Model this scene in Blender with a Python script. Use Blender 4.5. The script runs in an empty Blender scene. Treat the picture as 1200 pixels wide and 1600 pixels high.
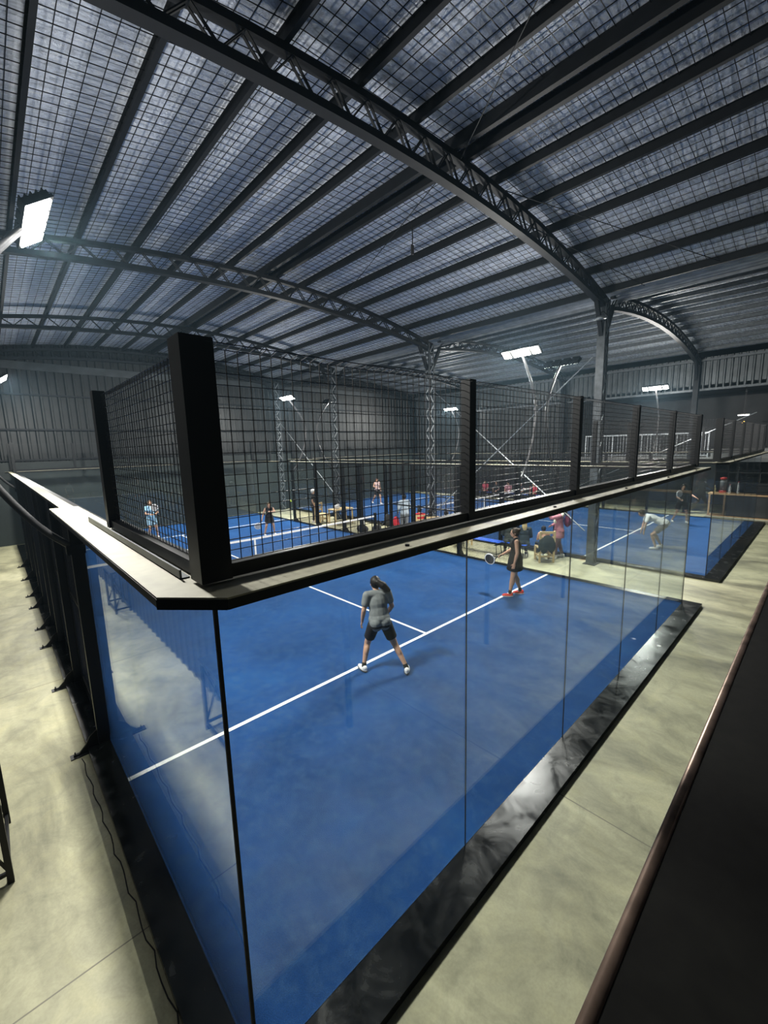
import bpy, bmesh, math, random
import numpy as np
from mathutils import Vector, Matrix
random.seed(7)
R = math.radians
scn = bpy.context.scene
COL = scn.collection

# ------------------------------------------------------------------ camera
def make_camera():
    yaw, pitch, roll = 0.753788526, -0.155716731, -0.0261659036
    f = Vector((math.sin(yaw)*math.cos(pitch), math.cos(yaw)*math.cos(pitch), math.sin(pitch)))
    rt = f.cross(Vector((0, 0, 1))).normalized()
    up = rt.cross(f)
    c, s = math.cos(roll), math.sin(roll)
    r2 = c*rt + s*up
    u2 = -s*rt + c*up
    cam = bpy.data.cameras.new('camera')
    cam.sensor_fit = 'VERTICAL'
    cam.sensor_height = 24.0
    cam.lens = 651.482773/1600*24.0
    cam.clip_start = 0.02
    cam.clip_end = 200
    o = bpy.data.objects.new('camera', cam)
    COL.objects.link(o)
    M = Matrix((r2, u2, -f)).transposed().to_4x4()
    M.translation = Vector((-0.6908, -1.9140, 3.5542))
    o.matrix_world = M
    scn.camera = o
make_camera()

# ------------------------------------------------------------------ light set-up
EXPOSURE = 0.0
LAMP_W = 700.0          # flood head, main beam (W)
SPILL_W = 150.0          # flood head, stray light in every direction (W)
LAMP_COL = (1.0, 0.985, 0.93)
WORLD = (0.05, 0.075, 0.11)
w = bpy.data.worlds.new('world'); scn.world = w
w.use_nodes = True
w.node_tree.nodes['Background'].inputs[0].default_value = (*WORLD, 1)
w.node_tree.nodes['Background'].inputs[1].default_value = 0.15
HAZE = .0008            # thin blue haze in the hall air
_hv = w.node_tree.nodes.new('ShaderNodeVolumeScatter')
_hv.inputs['Color'].default_value = (.5, .78, 1, 1); _hv.inputs['Density'].default_value = HAZE; _hv.inputs['Anisotropy'].default_value = .6
w.node_tree.links.new(_hv.outputs[0], w.node_tree.nodes['World Output'].inputs['Volume'])
scn.view_settings.view_transform = 'Standard'
scn.view_settings.look = 'None'
scn.view_settings.gamma = 1
scn.view_settings.use_curve_mapping = False
scn.view_settings.exposure = EXPOSURE
scn.cycles.max_bounces = 10
scn.cycles.transparent_max_bounces = 40
scn.cycles.sample_clamp_indirect = 4

# ------------------------------------------------------------------ materials
def newmat(name):
    m = bpy.data.materials.new(name); m.use_nodes = True
    return m, m.node_tree, m.node_tree.nodes['Principled BSDF']
def mat(name, col, rough=0.6, metal=0.0, spec=0.5, emit=None, es=0, noise=0, nscale=20, bump=0):
    m, t, b = newmat(name)
    b.inputs['Base Color'].default_value = (*col, 1)
    b.inputs['Roughness'].default_value = rough
    b.inputs['Metallic'].default_value = metal
    b.inputs['Specular IOR Level'].default_value = spec
    if emit:
        b.inputs['Emission Color'].default_value = (*emit, 1)
        b.inputs['Emission Strength'].default_value = es
    if noise or bump:
        tc = t.nodes.new('ShaderNodeTexCoord')
        n = t.nodes.new('ShaderNodeTexNoise'); n.inputs['Scale'].default_value = nscale
        n.inputs['Detail'].default_value = 5
        t.links.new(tc.outputs['Object'], n.inputs['Vector'])
        if noise:
            r = t.nodes.new('ShaderNodeMapRange')
            r.inputs['From Min'].default_value = .3; r.inputs['From Max'].default_value = .7
            r.inputs['To Min'].default_value = 1-noise; r.inputs['To Max'].default_value = 1+noise
            v = t.nodes.new('ShaderNodeVectorMath'); v.operation = 'SCALE'
            v.inputs[0].default_value = col
            t.links.new(n.outputs['Fac'], r.inputs['Value'])
            t.links.new(r.outputs['Result'], v.inputs['Scale'])
            t.links.new(v.outputs['Vector'], b.inputs['Base Color'])
        if bump:
            bp = t.nodes.new('ShaderNodeBump'); bp.inputs['Strength'].default_value = bump
            bp.inputs['Distance'].default_value = .01
            t.links.new(n.outputs['Fac'], bp.inputs['Height'])
            t.links.new(bp.outputs['Normal'], b.inputs['Normal'])
    return m
def ramp(t, fac, stops):
    r = t.nodes.new('ShaderNodeValToRGB')
    e = r.color_ramp.elements
    while len(e) < len(stops): e.new(.5)
    for i, (p, c) in enumerate(stops):
        e[i].position = p; e[i].color = (*c, 1)
    t.links.new(fac, r.inputs[0])
    return r.outputs[0]
def noise_node(t, vec, scale, detail=6, rough=.55, dist=0):
    n = t.nodes.new('ShaderNodeTexNoise')
    n.inputs['Scale'].default_value = scale; n.inputs['Detail'].default_value = detail
    n.inputs['Roughness'].default_value = rough; n.inputs['Distortion'].default_value = dist
    t.links.new(vec, n.inputs['Vector'])
    return n.outputs['Fac']
def mixc(t, fac, a, b, mode='MIX'):
    m = t.nodes.new('ShaderNodeMix'); m.data_type = 'RGBA'; m.blend_type = mode
    for s, v in ((m.inputs[0], fac), (m.inputs[6], a), (m.inputs[7], b)):
        if hasattr(v, 'is_linked'): t.links.new(v, s)
        elif isinstance(v, (int, float)): s.default_value = v
        else: s.default_value = (*v, 1)
    return m.outputs[2]

def concrete_mat():
    m, t, b = newmat('concrete')
    tc = t.nodes.new('ShaderNodeTexCoord').outputs['Object']
    mp = t.nodes.new('ShaderNodeMapping'); mp.inputs['Scale'].default_value = (1, .45, 1)
    mp.inputs['Rotation'].default_value = (0, 0, R(80))
    t.links.new(tc, mp.inputs[0])
    n1 = noise_node(t, mp.outputs[0], .9, 9, .62, .6)
    n2 = noise_node(t, tc, 2.6, 10, .68, .8)
    n3 = noise_node(t, tc, 60, 4)
    c = ramp(t, n1, [(.32, (.17, .165, .105)), (.44, (.31, .30, .19)), (.56, (.43, .415, .265)), (.72, (.53, .51, .34))])
    d = ramp(t, n2, [(.32, (.55, .56, .54)), (.5, (.92, .92, .92)), (.7, (1.15, 1.13, 1.05))])
    c = mixc(t, .75, c, d, 'MULTIPLY')
    e = ramp(t, n3, [(.35, (.85, .85, .85)), (.6, (1, 1, 1))])
    c = mixc(t, .6, c, e, 'MULTIPLY')
    # saw-cut control joints
    sp = t.nodes.new('ShaderNodeSeparateXYZ'); t.links.new(tc, sp.inputs[0])
    def joint(out, off, per):
        a = t.nodes.new('ShaderNodeMath'); a.operation = 'ADD'; a.inputs[1].default_value = off
        t.links.new(out, a.inputs[0])
        p = t.nodes.new('ShaderNodeMath'); p.operation = 'PINGPONG'; p.inputs[1].default_value = per/2
        t.links.new(a.outputs[0], p.inputs[0])
        l = t.nodes.new('ShaderNodeMath'); l.operation = 'LESS_THAN'; l.inputs[1].default_value = .006
        t.links.new(p.outputs[0], l.inputs[0])
        return l.outputs[0]
    j = t.nodes.new('ShaderNodeMath'); j.operation = 'MAXIMUM'
    t.links.new(joint(sp.outputs['X'], -3.2+50, 5.0), j.inputs[0])
    t.links.new(joint(sp.outputs['Y'], -1.35+50, 5.0), j.inputs[1])
    c = mixc(t, j.outputs[0], c, (.14, .13, .09))
    t.links.new(c, b.inputs['Base Color'])
    rr = t.nodes.new('ShaderNodeMapRange'); rr.inputs['To Min'].default_value = .38; rr.inputs['To Max'].default_value = .75
    t.links.new(n2, rr.inputs[0]); t.links.new(rr.outputs[0], b.inputs['Roughness'])
    return m
def turf_mat():
    m, t, b = newmat('blue_turf')
    tc = t.nodes.new('ShaderNodeTexCoord').outputs['Object']
    n1 = noise_node(t, tc, .8, 8, .6, .5)
    n2 = noise_node(t, tc, 7, 8, .7, .4)
    n3 = noise_node(t, tc, 140, 3)
    c = ramp(t, n1, [(.3, (.003, .028, .105)), (.55, (.005, .043, .158)), (.75, (.009, .064, .20))])
    s = ramp(t, n2, [(.45, (0, 0, 0)), (.8, (.5, .5, .5))])
    c = mixc(t, s, c, (.045, .105, .19))
    g = ramp(t, n3, [(.35, (.6, .6, .6)), (.65, (1.15, 1.15, 1.15))])
    c = mixc(t, .8, c, g, 'MULTIPLY')
    t.links.new(c, b.inputs['Base Color'])
    b.inputs['Roughness'].default_value = .85
    b.inputs['Specular IOR Level'].default_value = .15
    b.inputs['Sheen Weight'].default_value = .35
    b.inputs['Sheen Roughness'].default_value = .45
    b.inputs['Sheen Tint'].default_value = (.10, .38, 1, 1)
    bp = t.nodes.new('ShaderNodeBump'); bp.inputs['Strength'].default_value = .5; bp.inputs['Distance'].default_value = .006
    t.links.new(n3, bp.inputs['Height']); t.links.new(bp.outputs[0], b.inputs['Normal'])
    return m
def glass_mat():
    m = bpy.data.materials.new('tempered_glass'); m.use_nodes = True
    t = m.node_tree; t.nodes.clear()
    out = t.nodes.new('ShaderNodeOutputMaterial')
    tr = t.nodes.new('ShaderNodeBsdfTransparent'); tr.inputs[0].default_value = (.955, .975, .97, 1)
    gl = t.nodes.new('ShaderNodeBsdfGlossy'); gl.inputs['Roughness'].default_value = .01
    gl.inputs[0].default_value = (.9, .95, 1, 1)
    df = t.nodes.new('ShaderNodeBsdfDiffuse'); df.inputs[0].default_value = (.6, .65, .65, 1)
    fr = t.nodes.new('ShaderNodeFresnel')
    ge = t.nodes.new('ShaderNodeNewGeometry')
    io = t.nodes.new('ShaderNodeMapRange'); io.inputs['To Min'].default_value = 1.45; io.inputs['To Max'].default_value = 1/1.45
    t.links.new(ge.outputs['Backfacing'], io.inputs[0]); t.links.new(io.outputs[0], fr.inputs[0])
    m1 = t.nodes.new('ShaderNodeMixShader'); m2 = t.nodes.new('ShaderNodeMixShader')
    tc = t.nodes.new('ShaderNodeTexCoord')
    n = noise_node(t, tc.outputs['Object'], 2.5, 6, .6, .4)
    mr = t.nodes.new('ShaderNodeMapRange'); mr.inputs['From Min'].default_value = .4; mr.inputs['From Max'].default_value = .8
    mr.inputs['To Min'].default_value = .004; mr.inputs['To Max'].default_value = .014
    t.links.new(n, mr.inputs[0]); t.links.new(mr.outputs[0], m1.inputs[0])
    t.links.new(tr.outputs[0], m1.inputs[1]); t.links.new(df.outputs[0], m1.inputs[2])
    t.links.new(fr.outputs[0], m2.inputs[0]); t.links.new(m1.outputs[0], m2.inputs[1]); t.links.new(gl.outputs[0], m2.inputs[2])
    t.links.new(m2.outputs[0], out.inputs[0])
    return m
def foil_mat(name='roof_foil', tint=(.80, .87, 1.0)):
    m, t, b = newmat(name)
    tc = t.nodes.new('ShaderNodeTexCoord').outputs['Object']
    mp = t.nodes.new('ShaderNodeMapping'); mp.inputs['Scale'].default_value = (1, 3.2, 1)
    t.links.new(tc, mp.inputs[0])
    n1 = noise_node(t, mp.outputs[0], 3.0, 7, .65, 1.2)
    n2 = noise_node(t, tc, 14, 6, .7, .8)
    c = ramp(t, n1, [(.3, tuple(v*.5 for v in tint)), (.55, tint), (.75, tuple(min(1, v*1.45) for v in tint))])
    t.links.new(c, b.inputs['Base Color'])
    b.inputs['Metallic'].default_value = .25
    b.inputs['Roughness'].default_value = .5
    ad = t.nodes.new('ShaderNodeMath'); ad.operation = 'ADD'
    t.links.new(n1, ad.inputs[0]); t.links.new(n2, ad.inputs[1])
    bp = t.nodes.new('ShaderNodeBump'); bp.inputs['Strength'].default_value = .8; bp.inputs['Distance'].default_value = .05
    t.links.new(ad.outputs[0], bp.inputs['Height']); t.links.new(bp.outputs[0], b.inputs['Normal'])
    return m
def plinth_mat():
    m, t, b = newmat('black_kerb_paint')
    tc = t.nodes.new('ShaderNodeTexCoord').outputs['Object']
    n1 = noise_node(t, tc, 3.5, 8, .65, .8)
    c = ramp(t, n1, [(.35, (.0025, .003, .003)), (.6, (.005, .006, .006)), (.8, (.02, .022, .02))])
    t.links.new(c, b.inputs['Base Color'])
    r = t.nodes.new('ShaderNodeMapRange'); r.inputs['From Min'].default_value = .35; r.inputs['From Max'].default_value = .7
    r.inputs['To Min'].default_value = .12; r.inputs['To Max'].default_value = .32
    t.links.new(n1, r.inputs[0]); t.links.new(r.outputs[0], b.inputs['Roughness'])
    return m
def wood_mat():
    m, t, b = newmat('pale_wood')
    tc = t.nodes.new('ShaderNodeTexCoord').outputs['Object']
    mp = t.nodes.new('ShaderNodeMapping'); mp.inputs['Scale'].default_value = (12, 12, 2)
    t.links.new(tc, mp.inputs[0])
    n = noise_node(t, mp.outputs[0], 3, 5, .6, .5)
    t.links.new(ramp(t, n, [(.3, (.50, .36, .17)), (.7, (.72, .56, .30))]), b.inputs['Base Color'])
    b.inputs['Roughness'].default_value = .6
    return m
M = dict(
    concrete=concrete_mat(), turf=turf_mat(), glass=glass_mat(), foil=foil_mat(), plinth=plinth_mat(), wood=wood_mat(),
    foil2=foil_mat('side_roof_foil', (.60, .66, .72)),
    black=mat('black_powder_coat', (.005, .0055, .006), .45, spec=.3),
    wire=mat('black_coated_wire', (.014, .014, .015), .38, .2),
    beige=mat('galvanised_top_plate', (.34, .325, .235), .6, .0, noise=.12, nscale=9),
    steel=mat('dark_painted_steel', (.0065, .008, .010), .6, .0, .25, noise=.25, nscale=6),
    colm=mat('weathered_grey_steel', (.07, .08, .088), .5, .4, noise=.3, nscale=8),
    pole=mat('glossy_black_pipe', (.06, .06, .062), .3, .5),
    galv=mat('galvanised_steel', (.33, .36, .38), .42, .7, noise=.2, nscale=10),
    sheet=mat('dark_corrugated_sheet', (.009, .011, .0115), .5, .2, noise=.3, nscale=2.5),
    sheetR=mat('grey_corrugated_sheet', (.05, .058, .062), .45, .5, noise=.25, nscale=3),
    gutter=mat('bare_zinc_sheet', (.20, .22, .245), .5, .6, noise=.2, nscale=4),
    clad=mat('dark_green_panel', (.010, .0165, .016), .6, noise=.2, nscale=1.2),
    wallL=mat('black_left_sheet', (.010, .011, .012), .6),
    darkwall=mat('dark_wall_paint', (.028, .030, .032), .7, noise=.3, nscale=1.5),
    white=mat('white_paint', (.80, .80, .78), .55),
    line=mat('white_turf_line', (.80, .82, .82), .8, noise=.12, nscale=60),
    net=mat('black_net_cord', (.02, .02, .02), .7),
    emit=mat('lit_led_panel', (1, 1, 1), .4, emit=(1, .97, .88), es=60),
    tube=mat('lit_fluorescent_tube', (1, 1, 1), .4, emit=(.95, .98, 1), es=9),
    amber=mat('lit_amber_bulb', (1, .7, .2), .4, emit=(1, .55, .08), es=7),
    parapet=mat('black_parapet_steel', (.006, .0062, .005), .7, .0, .15, noise=.4, nscale=30),
    rust=mat('worn_brown_edge_paint', (.25, .18, .14), .32, .45, noise=.5, nscale=14),
    fascia=mat('grey_fascia', (.16, .165, .16), .7, noise=.15, nscale=3),
    barwood=mat('brown_bar_wood', (.38, .24, .12), .5, noise=.2, nscale=8),
    blueplastic=mat('blue_plastic', (.02, .10, .55), .4),
    redplastic=mat('red_plastic', (.65, .06, .05), .4),
    yellow=mat('pale_yellow_drink', (.75, .62, .28), .3),
    bottle=mat('white_bottle', (.75, .76, .76), .3),
    ball=mat('yellow_felt', (.62, .85, .05), .8, emit=None),
    rubber=mat('black_rubber', (.01, .01, .01), .8),
    screen=mat('grey_rack_metal', (.3, .3, .3), .5, .4),
)
_cm = {}
def cmat(col, rough=.8):
    k = (tuple(col), rough)
    if k not in _cm: _cm[k] = mat('cloth_' + str(len(_cm)), col, rough, noise=.12, nscale=25, bump=.2, spec=.3)
    return _cm[k]
SKIN = mat('skin', (.50, .29, .19), .5, noise=.08, nscale=12)

# ------------------------------------------------------------------ mesh helpers
class MB:
    def __init__(s): s.v = []; s.f = []
    def add(s, vs, fs):
        o = len(s.v); s.v += [tuple(v) for v in vs]; s.f += [tuple(i+o for i in f) for f in fs]; return s
    def box(s, x0, x1, y0, y1, z0, z1):
        return s.add([(x, y, z) for z in (z0, z1) for y in (y0, y1) for x in (x0, x1)],
                     [(0, 2, 3, 1), (4, 5, 7, 6), (0, 1, 5, 4), (2, 6, 7, 3), (0, 4, 6, 2), (1, 3, 7, 5)])
    def bar(s, a, b, w, h=None, up=(0, 0, 1)):
        h = h or w
        a = Vector(a); b = Vector(b); d = (b-a).normalized()
        u = Vector(up)
        if abs(d.dot(u)) > .98: u = Vector((0, 1, 0))
        r = d.cross(u).normalized(); u = r.cross(d)
        vs = [p + r*(sx*w/2) + u*(sz*h/2) for p in (a, b) for sx, sz in ((-1, -1), (1, -1), (1, 1), (-1, 1))]
        return s.add(vs, [(0, 1, 2, 3)[::-1], (4, 5, 6, 7), (0, 4, 5, 1)[::-1], (1, 5, 6, 2)[::-1], (2, 6, 7, 3)[::-1], (3, 7, 4, 0)[::-1]])
    def tube(s, pts, r, n=8):
        pts = [Vector(p) for p in pts]; rs = r if isinstance(r, (list, tuple)) else [r]*len(pts)
        vs = []; fs = []
        for i, p in enumerate(pts):
            d = (pts[min(i+1, len(pts)-1)] - pts[max(i-1, 0)]).normalized()
            u = Vector((0, 0, 1)) if abs(d.z) < .95 else Vector((0, 1, 0))
            a = d.cross(u).normalized(); b = a.cross(d)
            for k in range(n):
                t = 2*math.pi*k/n
                vs.append(p + (a*math.cos(t) + b*math.sin(t))*rs[i])
        for i in range(len(pts)-1):
            for k in range(n):
                k2 = (k+1) % n
                fs.append((i*n+k, i*n+k2, (i+1)*n+k2, (i+1)*n+k))
        fs.append(tuple(range(n))[::-1]); fs.append(tuple(range((len(pts)-1)*n, len(pts)*n)))
        return s.add(vs, fs)
    def lathe(s, prof, n=16, c=(0, 0, 0)):
        pts = []; vs = []; fs = []
        for r, z in prof:
            for k in range(n):
                t = 2*math.pi*k/n
                vs.append((c[0]+r*math.cos(t), c[1]+r*math.sin(t), c[2]+z))
        for i in range(len(prof)-1):
            for k in range(n):
                k2 = (k+1) % n
                fs.append((i*n+k, i*n+k2, (i+1)*n+k2, (i+1)*n+k))
        fs.append(tuple(range(n))[::-1]); fs.append(tuple(range((len(prof)-1)*n, len(prof)*n)))
        return s.add(vs, fs)
    def prism(s, poly, axis, a0, a1):
        n = len(poly)
        def P(u, v, a):
            return {'x': (a, u, v), 'y': (u, a, v), 'z': (u, v, a)}[axis]
        vs = [P(u, v, a0) for u, v in poly] + [P(u, v, a1) for u, v in poly]
        fs = [tuple(range(n)), tuple(range(n, 2*n))[::-1]] + [(i, (i+1) % n + 0, (i+1) % n + n, i+n)[::-1] for i in range(n)]
        return s.add(vs, fs)
    def build(s, name, m, parent=None, smooth=False, bevel=0):
        me = bpy.data.meshes.new(name); me.from_pydata(s.v, [], s.f); me.update()
        bm = bmesh.new(); bm.from_mesh(me); bmesh.ops.recalc_face_normals(bm, faces=bm.faces); bm.to_mesh(me); bm.free()
        me.materials.append(m)
        if smooth: me.polygons.foreach_set('use_smooth', [True]*len(me.polygons))
        o = bpy.data.objects.new(name, me); COL.objects.link(o)
        if parent: o.parent = parent
        if bevel:
            b = o.modifiers.new('bevel', 'BEVEL'); b.width = bevel; b.segments = 2; b.limit_method = 'ANGLE'
        return o
def tag(o, label, cat, group=None, kind=None):
    if label: o['label'] = label
    if cat: o['category'] = cat
    if group: o['group'] = group
    if kind: o['kind'] = kind
    return o
def thing(name, label, cat, loc=(0, 0, 0), rz=0, group=None):
    o = bpy.data.objects.new(name, None); COL.objects.link(o)
    o.empty_display_size = .1
    o.location = loc; o.rotation_euler = (0, 0, rz)
    return tag(o, label, cat, group)
def copy_tree(o, parent=None):
    c = o.copy(); COL.objects.link(c)
    if parent: c.parent = parent
    for ch in list(o.children): copy_tree(ch, c)
    return c
def inst(src, name, parent, loc=(0, 0, 0)):
    c = src.copy(); c.name = name; COL.objects.link(c); c.parent = parent; c.location = loc
    return c
def struct(o, label=None, cat=None):
    o['kind'] = 'structure'
    if label: o['label'] = label
    if cat: o['category'] = cat
    return o
ORD = ['first', 'second', 'third', 'fourth', 'fifth', 'sixth', 'seventh', 'eighth', 'ninth', 'tenth', 'eleventh', 'twelfth', 'thirteenth', 'fourteenth']

ZF = -.06                       # concrete level; the turf is at z = 0
XL, XM, XR = -1.35, 12.4, 24.0  # left wall, line of inner columns / valley gutter, right wall
YB, YN = 20.95, -6.5            # back wall, wall behind the viewpoint
RIDGE, RIDGE2 = 5.5, 18.2
def zt1(x): return 8.16 - .0175*(x-RIDGE)**2      # top chord, main aisle
def zt2(x): return 7.95 - .0155*(x-17.5)**2                               # top chord, side aisle (arched)

# ------------------------------------------------------------------ the setting
def corr(name, p0, p1, z0, z1, pitch, depth, m, nrm):
    """vertical corrugated sheet from p0 to p1; depth towards nrm"""
    p0 = Vector((*p0, 0)); p1 = Vector((*p1, 0)); L = (p1-p0).length; d = (p1-p0).normalized(); nv = Vector((*nrm, 0))
    prof = []; t = 0
    while t < L:
        for a, h in ((0, 0), (.55, 0), (.68, 1), (.87, 1)):
            if t + a*pitch <= L: prof.append((t+a*pitch, h*depth))
        t += pitch
    prof.append((L, 0))
    b = MB(); vs = []; fs = []
    for a, h in prof:
        q = p0 + d*a + nv*h
        vs += [(q.x, q.y, z0), (q.x, q.y, z1)]
    for i in range(len(prof)-1): fs.append((2*i, 2*i+2, 2*i+3, 2*i+1))
    b.add(vs, fs)
    return b.build(name, m)

fl = MB().box(XL-.3, 30, YN, 26, ZF-.2, ZF).build('floor', M['concrete']); struct(fl)
wb = corr('wall_back', (XL, YB), (XR+4, YB), ZF, 8.4, .30, -.045, M['sheet'], (0, 1)); struct(wb)
gb = MB()
for z in (1.3, 2.35, 3.38, 4.62, 6.03): gb.box(XL, XR, YB-.14, YB-.05, z-.035, z+.035)
gb.build('girt', M['steel'], wb)
MB().box(XL, XR, YB-.16, YB-.10, 7.0, 7.32).build('eave_beam', M['sheetR'], wb)
MB().box(XL, XR, YB-.19, YB-.15, ZF, 3.30).build('lower_cladding', M['clad'], wb)
wl = corr('wall_left', (XL, YN), (XL, YB), ZF, 7.6, .30, .02, M['wallL'], (1, 0)); struct(wl)
wn = corr('wall_near', (XL, YN), (XR+4, YN), ZF, 8.4, .30, .045, M['sheet'], (0, 1)); struct(wn)
wr = corr('wall_right', (XR+.1, YN), (XR+.1, YB), 5.8, 7.25, .25, -.05, M['sheetR'], (1, 0)); struct(wr)
MB().box(XR-.02, XR+.14, YN, YB, 5.74, 5.84).build('lower_rail', M['colm'], wr)
MB().box(XR-.10, XR+.02, YN, YB, 7.06, 7.16).build('eave_rail', M['colm'], wr)
wr2 = corr('wall_right', (XR+.16, 8.2), (XR+.16, YB), ZF, 5.78, .28, -.05, M['sheet'], (1, 0)); struct(wr2)
g2 = MB()
for z in (1.4, 2.6, 3.9): g2.box(XR-.0, XR+.1, 8.2, YB, z-.03, z+.03)
g2.build('girt', M['steel'], wr2)
wr3 = MB().box(28.0, 28.2, YN, 8.3, ZF, 7.2).box(XR+.1, 28.2, 8.15, 8.35, ZF, 5.78).build('wall_recess', M['darkwall']); struct(wr3)
struct(MB().box(XR+.1, 28.2, YN, YB, 5.85, 6.0).build('ceiling_recess', M['darkwall']))

def roof_surface(name, xs, zf, off, y0, y1, m):
    b = MB(); vs = []; fs = []; ny = 2
    for x in xs:
        for y in (y0, y1): vs.append((x, y, zf(x)+off))
    n = len(xs)
    for x in xs:
        for y in (y0, y1): vs.append((x, y, zf(x)+off+.05))
    for i in range(n-1):
        fs.append((2*i, 2*i+1, 2*i+3, 2*i+2)); k = 2*n
        fs.append((k+2*i, k+2*i+2, k+2*i+3, k+2*i+1))
    b.add(vs, fs)
    return b.build(name, m)
PUR1 = [5.5-.22, 5.5+.22] + [5.5+1.07*i for i in range(1, 7)] + [5.5-1.07*i for i in range(1, 7)]
xs1 = [XL, RIDGE] + [XM-.35]
xs1 = sorted(set([XL + i*(XM-.35-XL)/24 for i in range(25)] + [RIDGE]))
ce = roof_surface('ceiling', xs1, zt1, .21, YN, YB+.1, M['foil']); struct(ce)
b = MB()
for x in xs1[1:-1]: pass
x = XL+.1
while x < XM-.4:                       # netting under the foil: long wires
    b.bar((x, YN, zt1(x)+.185), (x, YB, zt1(x)+.185), .008, .008); x += .178
y = -4.0
while y < YB:                          # and cross wires
    for xa, xb in ((XL, 2.5), (2.5, RIDGE), (RIDGE, 8.5), (8.5, XM-.4)):
        b.bar((xa, y, zt1(xa)+.185), (xb, y, zt1(xb)+.185), .008, .008)
    y += .178
b.build('wire_netting', M['black'], ce)
xs2 = [XM+.35 + i*(XR-XM-.35)/24 for i in range(25)]
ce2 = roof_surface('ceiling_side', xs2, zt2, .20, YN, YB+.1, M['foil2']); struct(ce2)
b = MB()
x = XM+.5
while x < XR-.1:
    b.bar((x, YN, zt2(x)+.175), (x, YB, zt2(x)+.175), .012, .012); x += .178
b.build('wire_netting', M['black'], ce2)

# valley gutter: bare ribbed zinc between the two roofs
vs = []; fs = []; prof = []
xg0, xg1 = XM-.42, XM+.5
for i in range(25):
    xx = xg0 + (xg1-xg0)*i/24
    prof.append((xx, 7.62 + (.05 if i % 4 < 2 else 0) - .006*i))
for xx, zz in prof: vs += [(xx, YN, zz), (xx, YB, zz)]
for i in range(24): fs.append((2*i, 2*i+1, 2*i+3, 2*i+2))
g = MB().add(vs, fs); g.box(xg0-.02, xg0, YN, YB, 7.58, 7.75).box(xg1, xg1+.02, YN, YB, 7.42, 7.8)
tag(g.build('roof_gutter', M['gutter']), 'long bare zinc valley gutter with ribs running between the two roofs', 'gutter')

# ------------------------------------------------------------------ purlins
def purlin_mesh(depth, y0, y1):
    b = MB()
    b.box(-.004, .004, y0, y1, -depth/2, depth/2).box(-.03, .03, y0, y1, -depth/2-.006, -depth/2+.004).box(-.03, .03, y0, y1, depth/2-.004, depth/2+.006)
    return b
src = None
def purlin(x, z, depth, label, group):
    global src
    o = purlin_mesh(depth, YN, YB-.2).build('roof_purlin', M['steel' if 'main' in group else 'colm'])
    o.location = (x, 0, z)
    tag(o, label, 'roof beam', group)
for i, x in enumerate([RIDGE-.18, RIDGE+.18]):
    b = MB().box(-.04, .04, YN, YB-.2, -.10, .10)
    o = b.build('ridge_purlin', M['steel']); o.location = (x, 0, zt1(x)+.10)
    tag(o, 'heavy dark ridge purlin, the one on the %s side of the roof ridge' % ('left', 'right')[i], 'roof beam', 'twin ridge purlins')
for i in range(1, 7):
    x = RIDGE+1.07*i
    purlin(x, zt1(x)+.09, .15, 'dark steel purlin, %s to the right of the main ridge' % ORD[i-1], 'purlins of the main roof')
for i in range(1, 7):
    x = RIDGE-1.07*i
    purlin(x, zt1(x)+.09, .15, 'dark steel purlin, %s to the left of the main ridge' % ORD[i-1], 'purlins of the main roof')
for i in range(10):
    x = XM+1.3+1.08*i
    purlin(x, zt2(x)+.09, .12, 'steel purlin of the far right side roof, %s from the zinc gutter' % ORD[i], 'purlins of the side roof')

# ------------------------------------------------------------------ trusses and columns
TY = [2.67, 8.9, 15.1, 20.6]
TN = ['nearest', 'second', 'third', 'farthest']
def truss(name, y, x0, x1, zt, zb, label, group):
    t = thing(name, label, 'roof truss', (x0, y, 0), 0, group)
    def chord(zf, w, h, nm, m=M['steel']):
        b = MB(); n = 26
        for i in range(n):
            a = x0+(x1-x0)*i/n; c = x0+(x1-x0)*(i+1)/n
            b.bar((a-x0, 0, zf(a)), (c-x0+.004, 0, zf(c)), w, h, up=(0, 0, 1))
        b.build(nm, m, t)
    chord(lambda x: zt(x)-.05, .12, .09, 'top_chord')
    chord(lambda x: zb(x)+.05, .15, .10, 'bottom_chord')
    b = MB(); n = int((x1-x0)/.56)
    for i in range(n):
        a = x0+(x1-x0)*i/n; c = x0+(x1-x0)*(i+.5)/n; d = x0+(x1-x0)*(i+1)/n
        for yy in (-.035, .035):
            b.bar((a-x0, yy, zb(a)+.08), (c-x0, yy, zt(c)-.08), .012, .035, up=(0, 1, 0))
            b.bar((c-x0, yy, zt(c)-.08), (d-x0, yy, zb(d)+.08), .012, .035, up=(0, 1, 0))
    b.build('web', M['steel'], t)
    return t
def zb1(x): return 7.64 - .0125*(x-RIDGE)**2
def zb2(x): return zt2(x) - .42
for i, y in enumerate(TY):
    truss('roof_truss', y, XL+.05, XM-.2, zt1, zb1, '%s dark lattice truss spanning the main roof above the courts' % TN[i], 'trusses of the main roof')
    truss('roof_truss', y, XM+.2, XR, zt2, zb2, '%s dark lattice truss arching under the right side roof' % TN[i], 'trusses of the side roof')

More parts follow.
